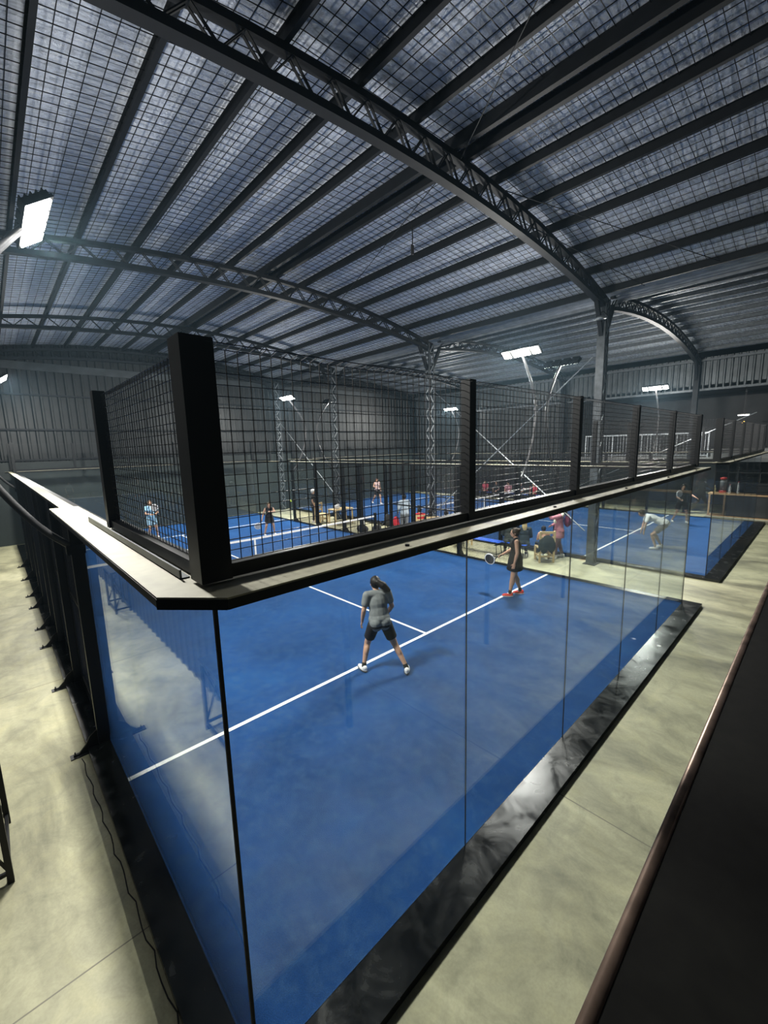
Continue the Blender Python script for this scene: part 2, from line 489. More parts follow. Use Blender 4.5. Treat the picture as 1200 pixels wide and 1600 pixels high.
def column(x, y, top, label, both=True, xw=.34):
    t = thing('lattice_column', label, 'column', (x, y, ZF), 0, 'lattice columns between the courts' if both else 'columns on the right wall')
    H = top-ZF
    for s in (-1, 1):
        b = MB(); cx = s*(xw/2-.03)
        if y < 3 or not both: b.box(cx-.008, cx+.008, -.10, .10, 0, H)
        else: b.box(cx-.008, cx+.008, -.10, -.05, 0, H).box(cx-.008, cx+.008, .05, .10, 0, H)
        for yy in (-.10, .10): b.box(min(cx, cx-s*.05), max(cx, cx-s*.05), yy-.006, yy+.006, 0, H)
        b.build('chord', M['colm'] if both else M['steel'], t)
    b = MB(); n = int(H/.36)
    for yy in (-.10, .10):
        for i in range(n):
            z0, z1 = H*i/n, H*(i+1)/n; s = 1 if i % 2 else -1
            b.bar((-s*(xw/2-.05), yy, z0), (s*(xw/2-.05), yy, z1), .03, .012, up=(0, 1, 0))
    b.build('lacing', M['galv'] if both else M['steel'], t)
    MB().box(-xw/2-.05, xw/2+.05, -.17, .17, 0, .02).build('base_plate', M['steel'], t)
    b = MB()
    zc = H-.95
    for s in ((-1, 1) if both else (-1,)):
        b.bar((s*.12, 0, zc), (s*.62, 0, H-.05), .10, .10)
    b.build('strut', M['steel'], t)
    return t
for i, y in enumerate(TY):
    column(12.05, y, 7.35, '%s lattice steel column on the strip between the two blue courts' % TN[i])
    column(XR-.12, y, 7.2, '%s dark steel column standing along the right wall' % TN[i], False, .26)

def dome(x, y, z, label):
    t = thing('dome_lamp', label, 'lamp', (x, y, z), 0, 'small unlit lamps on the columns')
    MB().lathe([(.13, 0), (.12, .03), (.08, .06), (.03, .08)], 20).build('shade', M['galv'], t, True)
    MB().tube([(0, 0, .08), (0, 0, .16), (.15, 0, .22), (.45, 0, .18)], .010).build('bracket', M['steel'], t)
dome(11.5, 2.55, 6.72, 'small unlit dome lamp bracketed to the nearest lattice column')
dome(11.5, 8.8, 6.85, 'small unlit dome lamp bracketed to the second lattice column')

# thin rods and a hanging strap under the roof
def rod(pts, label, nm='brace_rod', r=.008):
    return tag(MB().tube(pts, r, 6).build(nm, M['steel']), label, 'rod')
rod([(5.5, 2.67, 8.1), (2.6, -1.2, 7.8)], 'thin steel brace rod running from the nearest truss towards the top of the picture')
rod([(6.6, 2.5, 8.0), (11.9, .2, 7.5)], 'thin steel brace rod crossing level under the upper right foil')
rod([(7.4, 2.75, 7.9), (11.6, 1.6, 7.3)], 'short thin brace rod sloping under the right foil bays')
rod([(5.3, 2.9, 7.9), (7.6, 8.6, 7.9)], 'thin steel brace rod between the nearest and second trusses')
st = thing('hanging_strap', 'short dark strap hanging alone from the roof between the trusses', 'strap', (6.4, 4.55, 7.72))
MB().tube([(0, 0, .42), (.01, 0, .2), (0, 0, .0)], .012, 6).build('cord', M['black'], st)
MB().box(-.03, .03, -.02, .02, -.17, .02).build('buckle', M['rubber'], st, bevel=.006)

# ------------------------------------------------------------------ padel courts
def mesh_panel(w_, h_, cell, r, tips=True, side=-1):
    """welded wire panel in the local xz plane, width w_, height h_"""
    b = MB()
    nx = round(w_/cell); nz = round(h_/.05) if h_ < 1.5 else round(h_/.05)
    for i in range(nx+1):
        x = i*w_/nx
        b.bar((x, 0, 0), (x, 0, h_), r*2, r*2)
        if tips: b.bar((x, 0, h_), (x, side*.07, h_+.012), r*2, r*2)
    for k in range(nz+1):
        z = k*h_/nz
        b.bar((0, side*r*1.6, z), (w_, side*r*1.6, z), r*2, r*2)
    if tips: b.bar((0, side*.07, h_+.012), (w_, side*.07, h_+.012), r*2.4, r*2.4)
    return b
def foot_bracket():
    b = MB()
    b.box(-.33, .0, -.05, .05, 0, .012)
    poly = [(-.30, .012), (-.24, .03), (-.17, .10), (-.12, .19), (-.05, .24), (0, .25), (0, .012)]
    b.prism(poly, 'y', -.012, .012)
    b.lathe([(.018, .012), (.018, .03), (.008, .032), (.008, .06)], 8, (-.28, 0, 0))
    return b
PROTO = {}
def proto(key, fn, name, m):
    """first use builds the mesh, later uses share it"""
    if key not in PROTO:
        o = fn().build(name, m); me = o.data; bpy.data.objects.remove(o); PROTO[key] = me
    return PROTO[key]
def place(key, fn, name, m, parent, loc=(0, 0, 0), rz=0):
    me = proto(key, fn, name, m)
    o = bpy.data.objects.new(name, me); COL.objects.link(o); o.parent = parent
    o.location = loc; o.rotation_euler = (0, 0, rz)
    return o
def pane(w_, h_):
    b = MB().box(.0015, w_-.0015, -.006, .006, 0.004, h_)
    return b

def end_wall(x0, y0, out, label):
    """local frame: x along the wall 0..10, outward = -y; rotated for the far end"""
    t = thing('court_end_enclosure', label, 'glass wall', (x0 if out < 0 else x0+10, y0, 0), 0 if out < 0 else math.pi, 'glass end walls of the padel courts')
    for i in range(5):
        place('pane2', lambda: pane(2, 2.90), 'glass_pane', M['glass'], t, (2*i, 0, 0))
        place('mp21', lambda: mesh_panel(1.93, .965, .056, .0018), 'mesh_panel', M['wire'], t, (2*i+.035, 0, 3.035))
    for i in range(1, 5):
        place('joint', lambda: MB().box(-.0012, .0012, -.0065, .0065, 0, 2.9), 'glass_joint', M['rubber'], t, (2*i, 0, 0))
    for i in range(6):
        if i in (0, 5): place('cpost', lambda: MB().box(-.07, .07, -.07, .07, 2.97, 4.03), 'corner_post', M['black'], t, (10*(i == 5), 0, 0))
        else: place('ppost', lambda: MB().box(-.04, .04, -.05, .03, 2.97, 4.03), 'post', M['black'], t, (2*i, 0, 0))
    place('crn', lambda: MB().box(-.009, .009, -.009, .009, 0, 2.9), 'corner_seal', M['rubber'], t, (0, 0, 0))
    place('crn', lambda: MB().box(-.009, .009, -.009, .009, 0, 2.9), 'corner_seal', M['rubber'], t, (10, 0, 0))
    MB().box(0, 10, -.035, .035, 2.965, 3.030).build('mesh_rail', M['black'], t)
    MB().prism([(-.245, .05), (10.05, .05), (10.25, -.25), (-.04, -.26), (-.245, -.03)], 'z', 2.945, 2.953).build('top_plate', M['beige'], t)
    MB().bar((-.04, -.256, 2.922), (10.25, -.247, 2.922), .008, .045).bar((-.247, -.03, 2.922), (-.04, -.256, 2.922), .008, .045).box(0, 10, -.05, .06, 2.90, 2.944).build('top_beam', M['black'], t)
    if out < 0:
        for i in range(5): place('bolt', lambda: MB().lathe([(.014, 0), (.014, .012), (.004, .014)], 8), 'bolt', M['steel'], t, (1.1+2*i, -.205, 2.953))
    return t
def side_wall(x0, out, y0, label, wide):
    """wall along y at x0, outward sign out"""
    t = thing('court_side_enclosure', label, 'mesh wall', (x0, y0, 0), 0, 'side walls of the padel courts')
    rz = math.pi/2
    for k in (0, 2, 16, 18):
        place('pane2', lambda: pane(2, 2.90), 'glass_pane', M['glass'], t, (0, k, 0), rz)
    for k in (0, 18):
        o = place('mp21', None, 'mesh_panel', M['wire'], t, (0, k+.035, 3.035), rz)
        if out > 0: o.rotation_euler = (0, 0, -rz); o.location = (0, k+1.965, 3.035)
        MB().box(-.035, .035, k+.08*(k==0), k+2-.08*(k==18), 2.965, 3.030).build('mesh_rail', M['black'], t)
    for k in (2, 18):
        place('spost', lambda: MB().box(-.05, .03, -.045, .045, 2.97, 4.03), 'upper_post', M['black'], t, (0, k, 0), 0 if out < 0 else math.pi)
    segs = [(4, 6), (6, 8), (8, 9.15), (10.85, 12), (12, 14), (14, 16)]
    for a, c in segs:
        L = c-a
        place('m3_%.2f' % L, lambda: mesh_panel(L-.08, 2.85, .05, .0022, False), 'mesh_panel', M['wire'], t, (0, a+.04, .04), rz)
        bb = MB()
        for zz in (.04, 1.45, 2.9): bb.box(-.02, .02, a+.04, c-.04, zz-.02, zz+.02)
        for yy in (a+.04, c-.06): bb.box(-.02, .02, yy, yy+.02, .02, 2.92)
        bb.build('panel_frame', M['black'], t)
    for k in (4, 6, 8, 9.15, 10.85, 12, 14, 16):
        place('post3', lambda: MB().box(-.12, .0, -.04, .04, ZF, 2.94), 'post', M['black'], t, (0, k, 0), 0 if out < 0 else math.pi)
        place('foot', foot_bracket, 'foot_bracket', M['black'], t, (out*.08, k, ZF), 0 if out < 0 else math.pi)
    s = out
    def bx(b, xa, xb, *r): return b.box(min(s*xa, s*xb), max(s*xa, s*xb), *r)
    b = MB()
    if wide:
        bx(b, -.02, .245, .05, 4.12, 2.945, 2.953); bx(b, .02, .15, 4.12, 19.95, 2.945, 2.953)
    else:
        bx(b, -.02, .13, .05, 19.95, 2.945, 2.953)
    b.build('top_plate', M['beige'], t)
    b = MB()
    wd = .245 if wide else .13
    bx(b, wd-.008, wd+.002, -.02, 4.12, 2.905, 2.9445); bx(b, -.05, .06, 0, 20, 2.90, 2.944)
    bx(b, .13, .14, 4.12, 20, 2.90, 2.9445)
    b.build('top_beam', M['black'], t)
    if wide:
        b = MB(); bx(b, .085, .095, .15, 2.6, 2.953, 3.0); bx(b, .05, .095, .15, 2.6, 2.953, 2.96)
        b.build('channel', M['sheetR'], t)
    return t
def net(x0, y, label):
    t = thing('court_net', label, 'net', (x0, y, 0), 0, 'padel nets')
    def zt(x): return .92 - .04*(1-abs(x-5)/5)
    b = MB(); n = 20
    for i in range(n):
        a, c = 10*i/n, 10*(i+1)/n
        b.bar((a, 0, zt(a)-.03), (c, 0, zt(c)-.03), .012, .06)
    b.build('top_band', M['white'], t)
    b = MB(); x = .05
    while x < 10: b.bar((x, 0, .03), (x, 0, zt(x)-.05), .0022, .0022); x += .045
    for k in range(18): b.bar((0, 0, .04+k*.045), (10, 0, .04+k*.045), .0022, .0022)
    b.build('netting', M['net'], t)
    MB().box(4.975, 5.025, -.01, .01, 0, .86).build('centre_strap', M['white'], t)
    for xx in (.0, 10.0):
        MB().box(xx-.045, xx+.045, -.045, .045, ZF if xx else ZF, 1.02).build('net_post', M['black'], t, bevel=.006)
    return t
def mast(x, y, out, label, group):
    """curved black pipe clamped to a side post, carrying a four panel flood head"""
    t = thing('floodlight_mast', label, 'floodlight', (x, y, 0), 0, group)
    pts = []
    ctrl = [(.10, 2.5), (.38, 2.80), (.70, 3.35), (.92, 4.0), (.93, 4.6), (.72, 5.1), (.35, 5.6), (.10, 5.9)]
    def cr(p0, p1, p2, p3, u):
        return tuple(.5*((2*p1[i]) + (-p0[i]+p2[i])*u + (2*p0[i]-5*p1[i]+4*p2[i]-p3[i])*u*u + (-p0[i]+3*p1[i]-3*p2[i]+p3[i])*u**3) for i in (0, 1))
    c2 = [ctrl[0]] + ctrl + [ctrl[-1]]
    for i in range(1, len(c2)-2):
        for u in (0, .25, .5, .75): pts.append(cr(c2[i-1], c2[i], c2[i+1], c2[i+2], u))
    pts.append(ctrl[-1])
    MB().tube([(out*a, 0, z) for a, z in pts], .036, 12).build('curved_pole', M['pole'], t, True)
    MB().box(-.02, .16, -.06, .06, 2.42, 2.52).build('clamp', M['black'], t) if out > 0 else MB().box(-.16, .02, -.06, .06, 2.42, 2.52).build('clamp', M['black'], t)
    tilt = 35
    hd = MB()
    hd.box(-.14, .14, -.56, .56, .0, .03)
    for k in range(4): hd.box(-.13, .13, -.53+k*.275, -.53+k*.275+.235, .03, .075)
    for k in range(4):
        for j in range(5): hd.box(-.12+j*.055, -.11+j*.055, -.52+k*.275, -.52+k*.275+.215, .075, .10)
    h = hd.build('flood_head', M['black'], t)
    h.location = (out*.02, 0, 5.93); h.rotation_euler = (0, R(tilt)*out, 0)
    for k in range(4):
        e = MB().box(-.115, .115, -.515+k*.275, -.515+k*.275+.205, -.012, -.001).build('led_panel', M['emit'], h)
    L = bpy.data.lights.new('flood_beam', 'AREA'); L.shape = 'RECTANGLE'; L.size = .26; L.size_y = 1.1
    L.energy = LAMP_W; L.color = LAMP_COL
    lo = bpy.data.objects.new('flood_beam', L); COL.objects.link(lo); lo.parent = h; lo.location = (0, 0, -.02)
    P = bpy.data.lights.new('flood_spill', 'POINT'); P.energy = SPILL_W; P.color = LAMP_COL; P.shadow_soft_size = .15
    po = bpy.data.objects.new('flood_spill', P); COL.objects.link(po); po.parent = h; po.location = (0, 0, -.16)
    return t
def court(x0, y0, where, other):
    lab = 'blue artificial turf of the %s, with white lines' % where
    t = thing('artificial_turf', lab, 'court surface', (x0, y0, 0), 0)
    MB().box(0, 10, 0, 20, -.05, 0).build('turf', M['turf'], t)
    for ln in ((0, 10, 3.02, 3.08), (0, 10, 16.92, 16.98), (4.975, 5.025, 3.08, 16.92)):
        MB().box(ln[0], ln[1], ln[2], ln[3], .0005, .004).build('court_line', M['line'], t)
    b = MB()
    L, Rr, N = .235, .2, .33
    b.box(-L, 10+Rr, -N, -.001, ZF, .004).box(-L, 10+Rr, 20.001, 20+.3, ZF, .004).box(-L, -.001, 0, 20, ZF, .004).box(10.001, 10+Rr, 0, 20, ZF, .004)
    p = b.build('court_plinth', M['plinth']); p.location = (x0, y0, 0)
    tag(p, 'glossy black painted kerb framing the %s' % where, 'kerb', 'black court kerbs')
    end_wall(x0, y0, -1, 'glass and wire mesh end wall at the viewer end of the %s' % where)
    end_wall(x0, y0+20, 1, 'glass and wire mesh end wall at the back end of the %s' % where)
    side_wall(x0, -1, y0, 'left side wall of glass and black mesh along the %s' % where, x0 == 0)
    side_wall(x0+10, 1, y0, 'right side wall of glass and black mesh along the %s' % where, False)
    net(x0, y0+10, 'padel net with white top band across the %s' % where)
NEAR, FAR = 'near blue court', 'right blue court'
court(0, 0, NEAR, False)
court(12.55, 0, FAR, False)
G = 'curved floodlight masts'
mast(0, 4, -1, 'lit floodlight on curved mast at the upper left, closest to the viewer', G)
mast(10, 4, 1, 'lit floodlight glowing under the roof left of the nearest lattice column', G)
mast(0, 16, -1, 'lit floodlight cut by the left picture edge above the far wall', G)
mast(10, 16, 1, 'lit floodlight seen through the mesh, leftmost one beyond the corner post', G)
mast(12.55, 4, -1, 'dark backed floodlight just left of the nearest lattice column', G)
mast(22.55, 4, 1, 'lit floodlight farthest right, against the right wall sheeting', G)
mast(12.55, 16, -1, 'dark backed floodlight on the far left side of the court on the right', G)
mast(22.55, 16, 1, 'lit floodlight low beside the second lattice column', G)

# door leaves at the openings of the near court and hall braces seen through the mesh
for (a, c, lb) in (((12.05, 20.5, 5.2), (12.05, 15.3, 1.2), 'thin diagonal brace between the third and farthest lattice columns'),
                   ((12.05, 8.7, 5.6), (12.05, 2.9, .9), 'thin diagonal brace falling towards the nearest lattice column'),
                   ((12.05, 8.7, .9), (12.05, 2.9, 5.9), 'thin diagonal brace rising towards the nearest lattice column'),
                   ((XR-.3, 8.7, .6), (XR-.3, .4, 4.6), 'thin diagonal brace in front of the mezzanine railing')):
    tag(MB().tube([a, c], .018, 6).build('diagonal_brace', M['galv']), lb, 'brace')

# ------------------------------------------------------------------ parapet by the viewpoint
pt = thing('viewing_parapet', 'black steel parapet with worn brown edge in the lower right foreground', 'parapet', (-1.2, -1.8, 3.0))
MB().box(0, 14, -.42, -.008, -.035, -.002).build('cap', M['parapet'], pt)
b = MB(); b.tube([(0, -.006, -.010), (14, -.006, -.010)], .0105, 10)
b.build('edge_trim', M['rust'], pt, True)
for k in range(5): MB().box(.3+3.2*k, .36+3.2*k, -.30, -.24, -3.0+ZF, -.035).build('post', M['parapet'], pt)

# ------------------------------------------------------------------ right side: mezzanine, bar
struct(MB().box(XL, 22, YN, -2.4, 1.95, 2.15).build('floor_viewing_deck', M['darkwall']))
mz = struct(MB().box(XR-.05, 28, 1.9, 8.1, 2.46, 2.66).box(XR-.05, 28, YN, 1.9, 2.46, 3.04).build('floor_mezzanine', M['fascia']))
t = thing('mezzanine_railing', 'pale steel railing with vertical bars along the mezzanine edge', 'railing', (XR, 2.0, 2.66))
MB().box(-.03, .03, 0, 5.6, 1.12, 1.18).build('top_rail', M['galv'], t)
MB().box(-.02, .02, 0, 5.6, .08, .12).build('bottom_rail', M['galv'], t)
for k in range(5): MB().box(-.03, .03, k*1.39, k*1.39+.05, 0, 1.12).build('rail_post', M['galv'], t)
b = MB()
y = .15
while y < 5.6: b.box(-.006, .006, y, y+.012, .12, 1.12); y += .14
b.build('bars', M['galv'], t)
tb = thing('bar_counter', 'long black fronted bar counter with brown wooden top at the right edge', 'bar counter', (23.3, 1.6, ZF))
MB().box(-.05, .6, -8, .15, 1.06, 1.12).build('counter_top', M['barwood'], tb)
MB().box(.05, .55, -8, -.55, .12, 1.06).build('counter_front', M['darkwall'], tb)
for yy in (.05, -.5): MB().box(-.03, .03, yy, yy+.07, 0, 1.06).build('frame_leg', M['barwood'], tb)
MB().box(-.10, .6, -8, .15, 0, .10).build('kick_board', M['barwood'], tb)
struct(MB().box(22.78, 23.15, YN, 1.75, ZF, .03).build('trim_1', M['beige']))
d = thing('drinks_dispenser', 'tall clear drinks dispenser with red lid standing on the bar counter', 'dispenser', (23.5, 1.25, 1.06))
MB().lathe([(.14, 0), (.14, .12)], 16).build('base', M['redplastic'], d, True)
MB().lathe([(.12, .12), (.13, .5), (.11, .62)], 16).build('tank', M['screen'], d, True)
MB().lathe([(.135, .62), (.135, .70), (.05, .73)], 16).build('lid', M['redplastic'], d, True)
def bottle(x, y, z, m, label, h=.42, group='bottles on the bar', nm='bottle'):
    t = thing(nm, label, 'bottle', (x, y, z), 0, group)
    MB().lathe([(.045, 0), (.05, .02), (.05, h*.6), (.018, h*.8), (.018, h*.95)], 14).build('body', m, t, True)
    MB().lathe([(.021, h*.93), (.021, h)], 10).build('cap', M['redplastic'] if m is M['bottle'] else M['white'], t, True)
bottle(23.42, 1.00, 1.06, M['bottle'], 'white bottle on the bar, just right of the red lidded dispenser')
bottle(23.45, .72, 1.06, M['bottle'], 'slim white bottle on the bar, right of the other white bottle', .55)
bottle(23.30, 1.52, 1.06, M['yellow'], 'pale yellow bottle at the left end of the bar counter', .36)
cm = thing('coffee_machine', 'dark coffee machine on the bar counter at the right picture edge', 'coffee machine', (23.55, -.2, 1.06))
MB().box(-.2, .2, -.3, .3, 0, .1).box(-.2, .05, -.3, .3, .1, .38).box(-.2, .22, -.32, .32, .38, .5).build('body', M['black'], cm, bevel=.02)
MB().box(.0, .2, -.26, .26, .1, .12).build('drip_tray', M['galv'], cm)
MB().lathe([(.02, .28), (.035, .38)], 10, (.12, 0, 0)).build('spout', M['galv'], cm)
bs = thing('back_shelf', 'dark shelf unit standing behind the bar counter', 'shelf', (26.0, .2, ZF))
b = MB().box(-.2, .2, -2.5, 1.2, 0, .05)
for z in (.9, 1.4, 1.9): b.box(-.2, .2, -2.5, 1.2, z, z+.04)
for yy in (-2.5, -1.3, 0, 1.16): b.box(-.2, .2, yy, yy+.04, 0, 2.1)
b.build('shelf_frame', M['darkwall'], bs)
tl = thing('tube_light', 'small lit fluorescent tube high on the dark recess at the right', 'lamp', (25.2, 1.0, 4.55))
MB().box(-.04, .04, -.22, .22, .03, .07).build('housing', M['white'], tl)
MB().box(-.02, .02, -.2, .2, 0, .03).build('tube', M['tube'], tl)
MB().box(-.01, .01, -.01, .01, .07, 1.3).build('hanger', M['black'], tl)
al = thing('amber_bulb', 'small amber glowing bulb hanging below the fluorescent tube', 'lamp', (24.8, .92, 4.22))
MB().lathe([(.01, -.08), (.05, -.04), (.06, 0), (.03, .05)], 12).build('bulb', M['amber'], al, True)
MB().box(-.008, .008, -.008, .008, .04, 1.6).build('cord', M['black'], al)

# ------------------------------------------------------------------ people (voxel-fused bodies)
def V(*a): return Vector(a)
def basis(up, right):
    up = up.normalized(); f = up.cross(right)
    f = f.normalized(); r = f.cross(up).normalized()
    return Matrix((r, f, up)).transposed()
class Solid:
    """closed overlapping solids that are fused by a voxel remesh into one skin"""
    def __init__(s): s.b = MB()
    def ell(s, c, r, mtx=None, n=14):
        vs = []; fs = []; m = n//2+1
        for i in range(m+1):
            t = math.pi*i/m
            if i in (0, m): vs.append(Vector((0, 0, r[2]*math.cos(t)))); continue
            for k in range(n):
                a = 2*math.pi*k/n
                vs.append(Vector((r[0]*math.sin(t)*math.cos(a), r[1]*math.sin(t)*math.sin(a), r[2]*math.cos(t))))
        for k in range(n): fs.append((0, 1+k, 1+(k+1) % n))
        for i in range(m-2):
            for k in range(n):
                a = 1+i*n+k; c2 = 1+i*n+(k+1) % n
                fs.append((a, a+n, c2+n, c2))
        l = len(vs)-1; o = 1+(m-2)*n
        for k in range(n): fs.append((l, o+(k+1) % n, o+k))
        c = Vector(c)
        vs = [c + (mtx @ v if mtx else v) for v in vs]
        s.b.add(vs, fs); return s
    def cone(s, p0, p1, r0, r1, n=12, caps=True):
        p0 = Vector(p0); p1 = Vector(p1); d = (p1-p0)
        L = d.length; d.normalize()
        u = Vector((1, 0, 0)) if abs(d.x) < .8 else Vector((0, 1, 0))
        a = d.cross(u).normalized(); b = d.cross(a)
        rings = []
        if caps:
            for t in (80, 50, 25): rings.append((p0 - d*r0*math.sin(R(t)), r0*math.cos(R(t))))
        rings += [(p0, r0), (p0.lerp(p1, .5), (r0+r1)/2), (p1, r1)]
        if caps:
            for t in (25, 50, 80): rings.append((p1 + d*r1*math.sin(R(t)), r1*math.cos(R(t))))
        vs = []; fs = []
        for c, r in rings:
            for k in range(n):
                t = 2*math.pi*k/n; vs.append(c + a*r*math.cos(t) + b*r*math.sin(t))
        for i in range(len(rings)-1):
            for k in range(n):
                k2 = (k+1) % n; fs.append((i*n+k, i*n+k2, (i+1)*n+k2, (i+1)*n+k))
        fs.append(tuple(range(n))[::-1]); fs.append(tuple(range(len(vs)-n, len(vs))))
        s.b.add(vs, fs); return s
    def rings(s, rs, n=20):
        vs = []; fs = []
        for c, rx, ry, mt in rs:
            for k in range(n):
                t = 2*math.pi*k/n; v = Vector((rx*math.cos(t), ry*math.sin(t), 0))
                vs.append(Vector(c) + (mt @ v if mt else v))
        for i in range(len(rs)-1):
            for k in range(n):
                k2 = (k+1) % n; fs.append((i*n+k, i*n+k2, (i+1)*n+k2, (i+1)*n+k))
        fs.append(tuple(range(n))[::-1]); fs.append(tuple(range(len(vs)-n, len(vs))))
        s.b.add(vs, fs); return s
    def fuse(s, name, m, parent, vox, smooth=4):
        o = s.b.build(name, m)
        rm = o.modifiers.new('r', 'REMESH'); rm.mode = 'VOXEL'; rm.voxel_size = vox; rm.use_smooth_shade = True
        if smooth:
            sm = o.modifiers.new('s', 'SMOOTH'); sm.factor = .5; sm.iterations = smooth
        dg = bpy.context.evaluated_depsgraph_get()
        me = bpy.data.meshes.new_from_object(o.evaluated_get(dg))
        me.polygons.foreach_set('use_smooth', [True]*len(me.polygons))
        old = o.data; o.modifiers.clear(); o.data = me; bpy.data.meshes.remove(old)
        me.name = name
        if not me.materials: me.materials.append(m)
        o.parent = parent
        return o

DEF = dict(pelvis=V(0, 0, .90), chest=V(0, 0, 1.20), neck=V(0, -.01, 1.40), head=V(0, .02, 1.53),
           shL=V(-.165, 0, 1.355), shR=V(.165, 0, 1.355), elL=V(-.215, -.03, 1.09), elR=V(.215, -.03, 1.09),
           wrL=V(-.225, .05, .87), wrR=V(.225, .05, .87), knL=V(-.10, .02, .48), knR=V(.10, .02, .48),
           anL=V(-.11, -.02, .09), anR=V(.11, -.02, .09), look=V(0, 1, 0), toL=V(-.1, 1, 0), toR=V(.1, 1, 0),
           fwd=V(0, 1, 0), curlL=.35, curlR=.35)
SIT = dict(pelvis=V(0, 0, .50), chest=V(0, .02, .80), neck=V(0, .0, 1.0), head=V(0, .04, 1.13),
           shL=V(-.165, 0, .955), shR=V(.165, 0, .955), elL=V(-.22, .06, .70), elR=V(.22, .06, .70),
           wrL=V(-.12, .26, .62), wrR=V(.12, .26, .62), knL=V(-.12, .42, .49), knR=V(.12, .42, .49),
           anL=V(-.12, .40, .09), anR=V(.12, .40, .09))
def person(label, pos, rz, scale=1.0, pose=None, wear=(), hair=('long', (.02, .015, .012)), skin=SKIN, vox=.010, fat=1.0, group=None, z=0.0):
    J = dict(DEF)
    if pose: J.update(pose)
    t = thing('person', label, 'person', (pos[0], pos[1], z), rz, group)
    t.scale = (scale,)*3
    g = fat
    side = (J['shR']-J['shL']).normalized()
    hips_dir = Vector(J.get('hipdir', side)).normalized()
    up1 = (J['chest']-J['pelvis']).normalized(); up2 = (J['neck']-J['chest']).normalized()
    B1 = basis(up1, hips_dir); B2 = basis(up2, side)
    fw = B2 @ V(0, 1, 0)
    J['hiL'] = J['pelvis'] - hips_dir*.088*g - up1*.04; J['hiR'] = J['pelvis'] + hips_dir*.088*g - up1*.04
    def torso(S, e=0.0):
        S.ell(J['pelvis'], (.158*g+e, .118*g+e, .125+e), B1)
        for s in (-1, 1): S.ell(J['pelvis'] + B1 @ V(s*.07, -.045*g, -.05), (.085*g+e, .085*g+e, .095+e), B1)
        S.ell(J['pelvis'].lerp(J['chest'], .55), (.125*g+e, .098*g+e, .17+e), B1)
        S.ell(J['chest'] + up2*.02, (.142*g+e, .10*g+e, .165+e), B2)
        for s in (-1, 1): S.ell(J['chest'] + B2 @ V(s*.065, .07*g, .03), (.058*g+e, .052*g+e, .058+e), B2)
        S.cone(J['shL'].lerp(J['shR'], .1), J['shL'].lerp(J['shR'], .9), .055+e, .055+e)
        S.cone(J['neck']+up2*-.03, J['shL'].lerp(J['neck'], .25), .05+e, .045+e); S.cone(J['neck']+up2*-.03, J['shR'].lerp(J['neck'], .25), .05+e, .045+e)
    # ---- body
    S = Solid(); torso(S)
    S.cone(J['neck']-up2*.04, J['head']-V(0, 0, .04), .053, .048)
    look = J['look'].normalized(); hd_up = (J['head']-J['neck']).normalized()*.5 + V(0, 0, .5)
    HB = basis(hd_up, look.cross(hd_up)); H = J['head']
    S.ell(H, (.073, .092, .105), HB); S.ell(H + HB @ V(0, .03, -.055), (.052, .055, .06), HB)
    S.ell(H + HB @ V(0, .095, -.015), (.012, .018, .024), HB); S.cone(H + HB @ V(-.018, .085, -.058), H + HB @ V(.018, .085, -.058), .009, .009)
    S.cone(H + HB @ V(-.03, .082, .022), H + HB @ V(.03, .082, .022), .012, .012)
    for s in (-1, 1): S.ell(H + HB @ V(s*.075, 0, -.01), (.010, .018, .030), HB)
    for s, c in ((-1, 'L'), (1, 'R')):
        sh, el, wr = J['sh'+c], J['el'+c], J['wr'+c]
        S.cone(sh, el, .047*g, .037*g); S.ell(sh.lerp(el, .4), (.044*g, .046*g, .09), basis(sh-el, V(0, 1, 0) if abs((sh-el).normalized().y) < .9 else V(1, 0, 0)))
        S.cone(el, el.lerp(wr, .35), .036*g, .036*g); S.cone(el.lerp(wr, .35), wr, .036*g, .024)
        d = (wr-el).normalized(); inw = (J['pelvis']-wr); inw = J.get('palm'+c, inw); inw = (inw - d*inw.dot(d)).normalized(); ac = d.cross(inw)
        HM = Matrix((ac, inw, d)).transposed()
        S.ell(wr + d*.05, (.040, .017, .056), HM)
        curl = J['curl'+c]
        for i, ln in enumerate((.066, .075, .070, .055)):
            o = wr + d*.088 + ac*(-.030+.020*i); dd = d
            p = o
            for k, fr in enumerate((.45, .32, .23)):
                a = curl*(.6+.4*k)*(k+1)*.55
                dd = d*math.cos(a) + inw*math.sin(a)
                p2 = p + dd*ln*fr; S.cone(p, p2, .0088-.001*k, .0082-.001*k, 8); p = p2
        fz = J['fwd']; sg = 1 if ac.dot(fz) > 0 else -1
        o = wr + d*.03 + ac*sg*.030; p1 = o + (d*.6 + ac*sg*.7 + inw*.3)*.035; p2 = p1 + (d*.85 + ac*sg*(.3-.4*curl) + inw*(.2+.4*curl))*.032
        S.cone(o, p1, .013, .010, 8); S.cone(p1, p2, .0095, .008, 8)
        hi, kn, an = J['hi'+c], J['kn'+c], J['an'+c]
        S.cone(hi, kn, .083*g, .052*g); S.cone(kn, kn.lerp(an, .3), .050*g, .050*g); S.cone(kn.lerp(an, .3), an, .050*g, .030)
        S.ell(kn.lerp(an, .28) - J['fwd']*.018, (.046*g, .048*g, .10), basis(kn-an, V(1, 0, 0)))
        td = J['to'+c].normalized()
        S.cone(an - V(0, 0, .035) - td*.03, an - V(0, 0, .05) + td*.12, .032, .028)
    S.fuse('body', skin, t, vox, 3)
    # ---- eyes
    e = Solid()
    for s in (-1, 1): e.ell(H + HB @ V(s*.028, .083, .005), (.011, .008, .007), HB, 8)
    e.b.build('eyes', M['rubber'], t, True)
    # ---- hair
    style, hc = hair
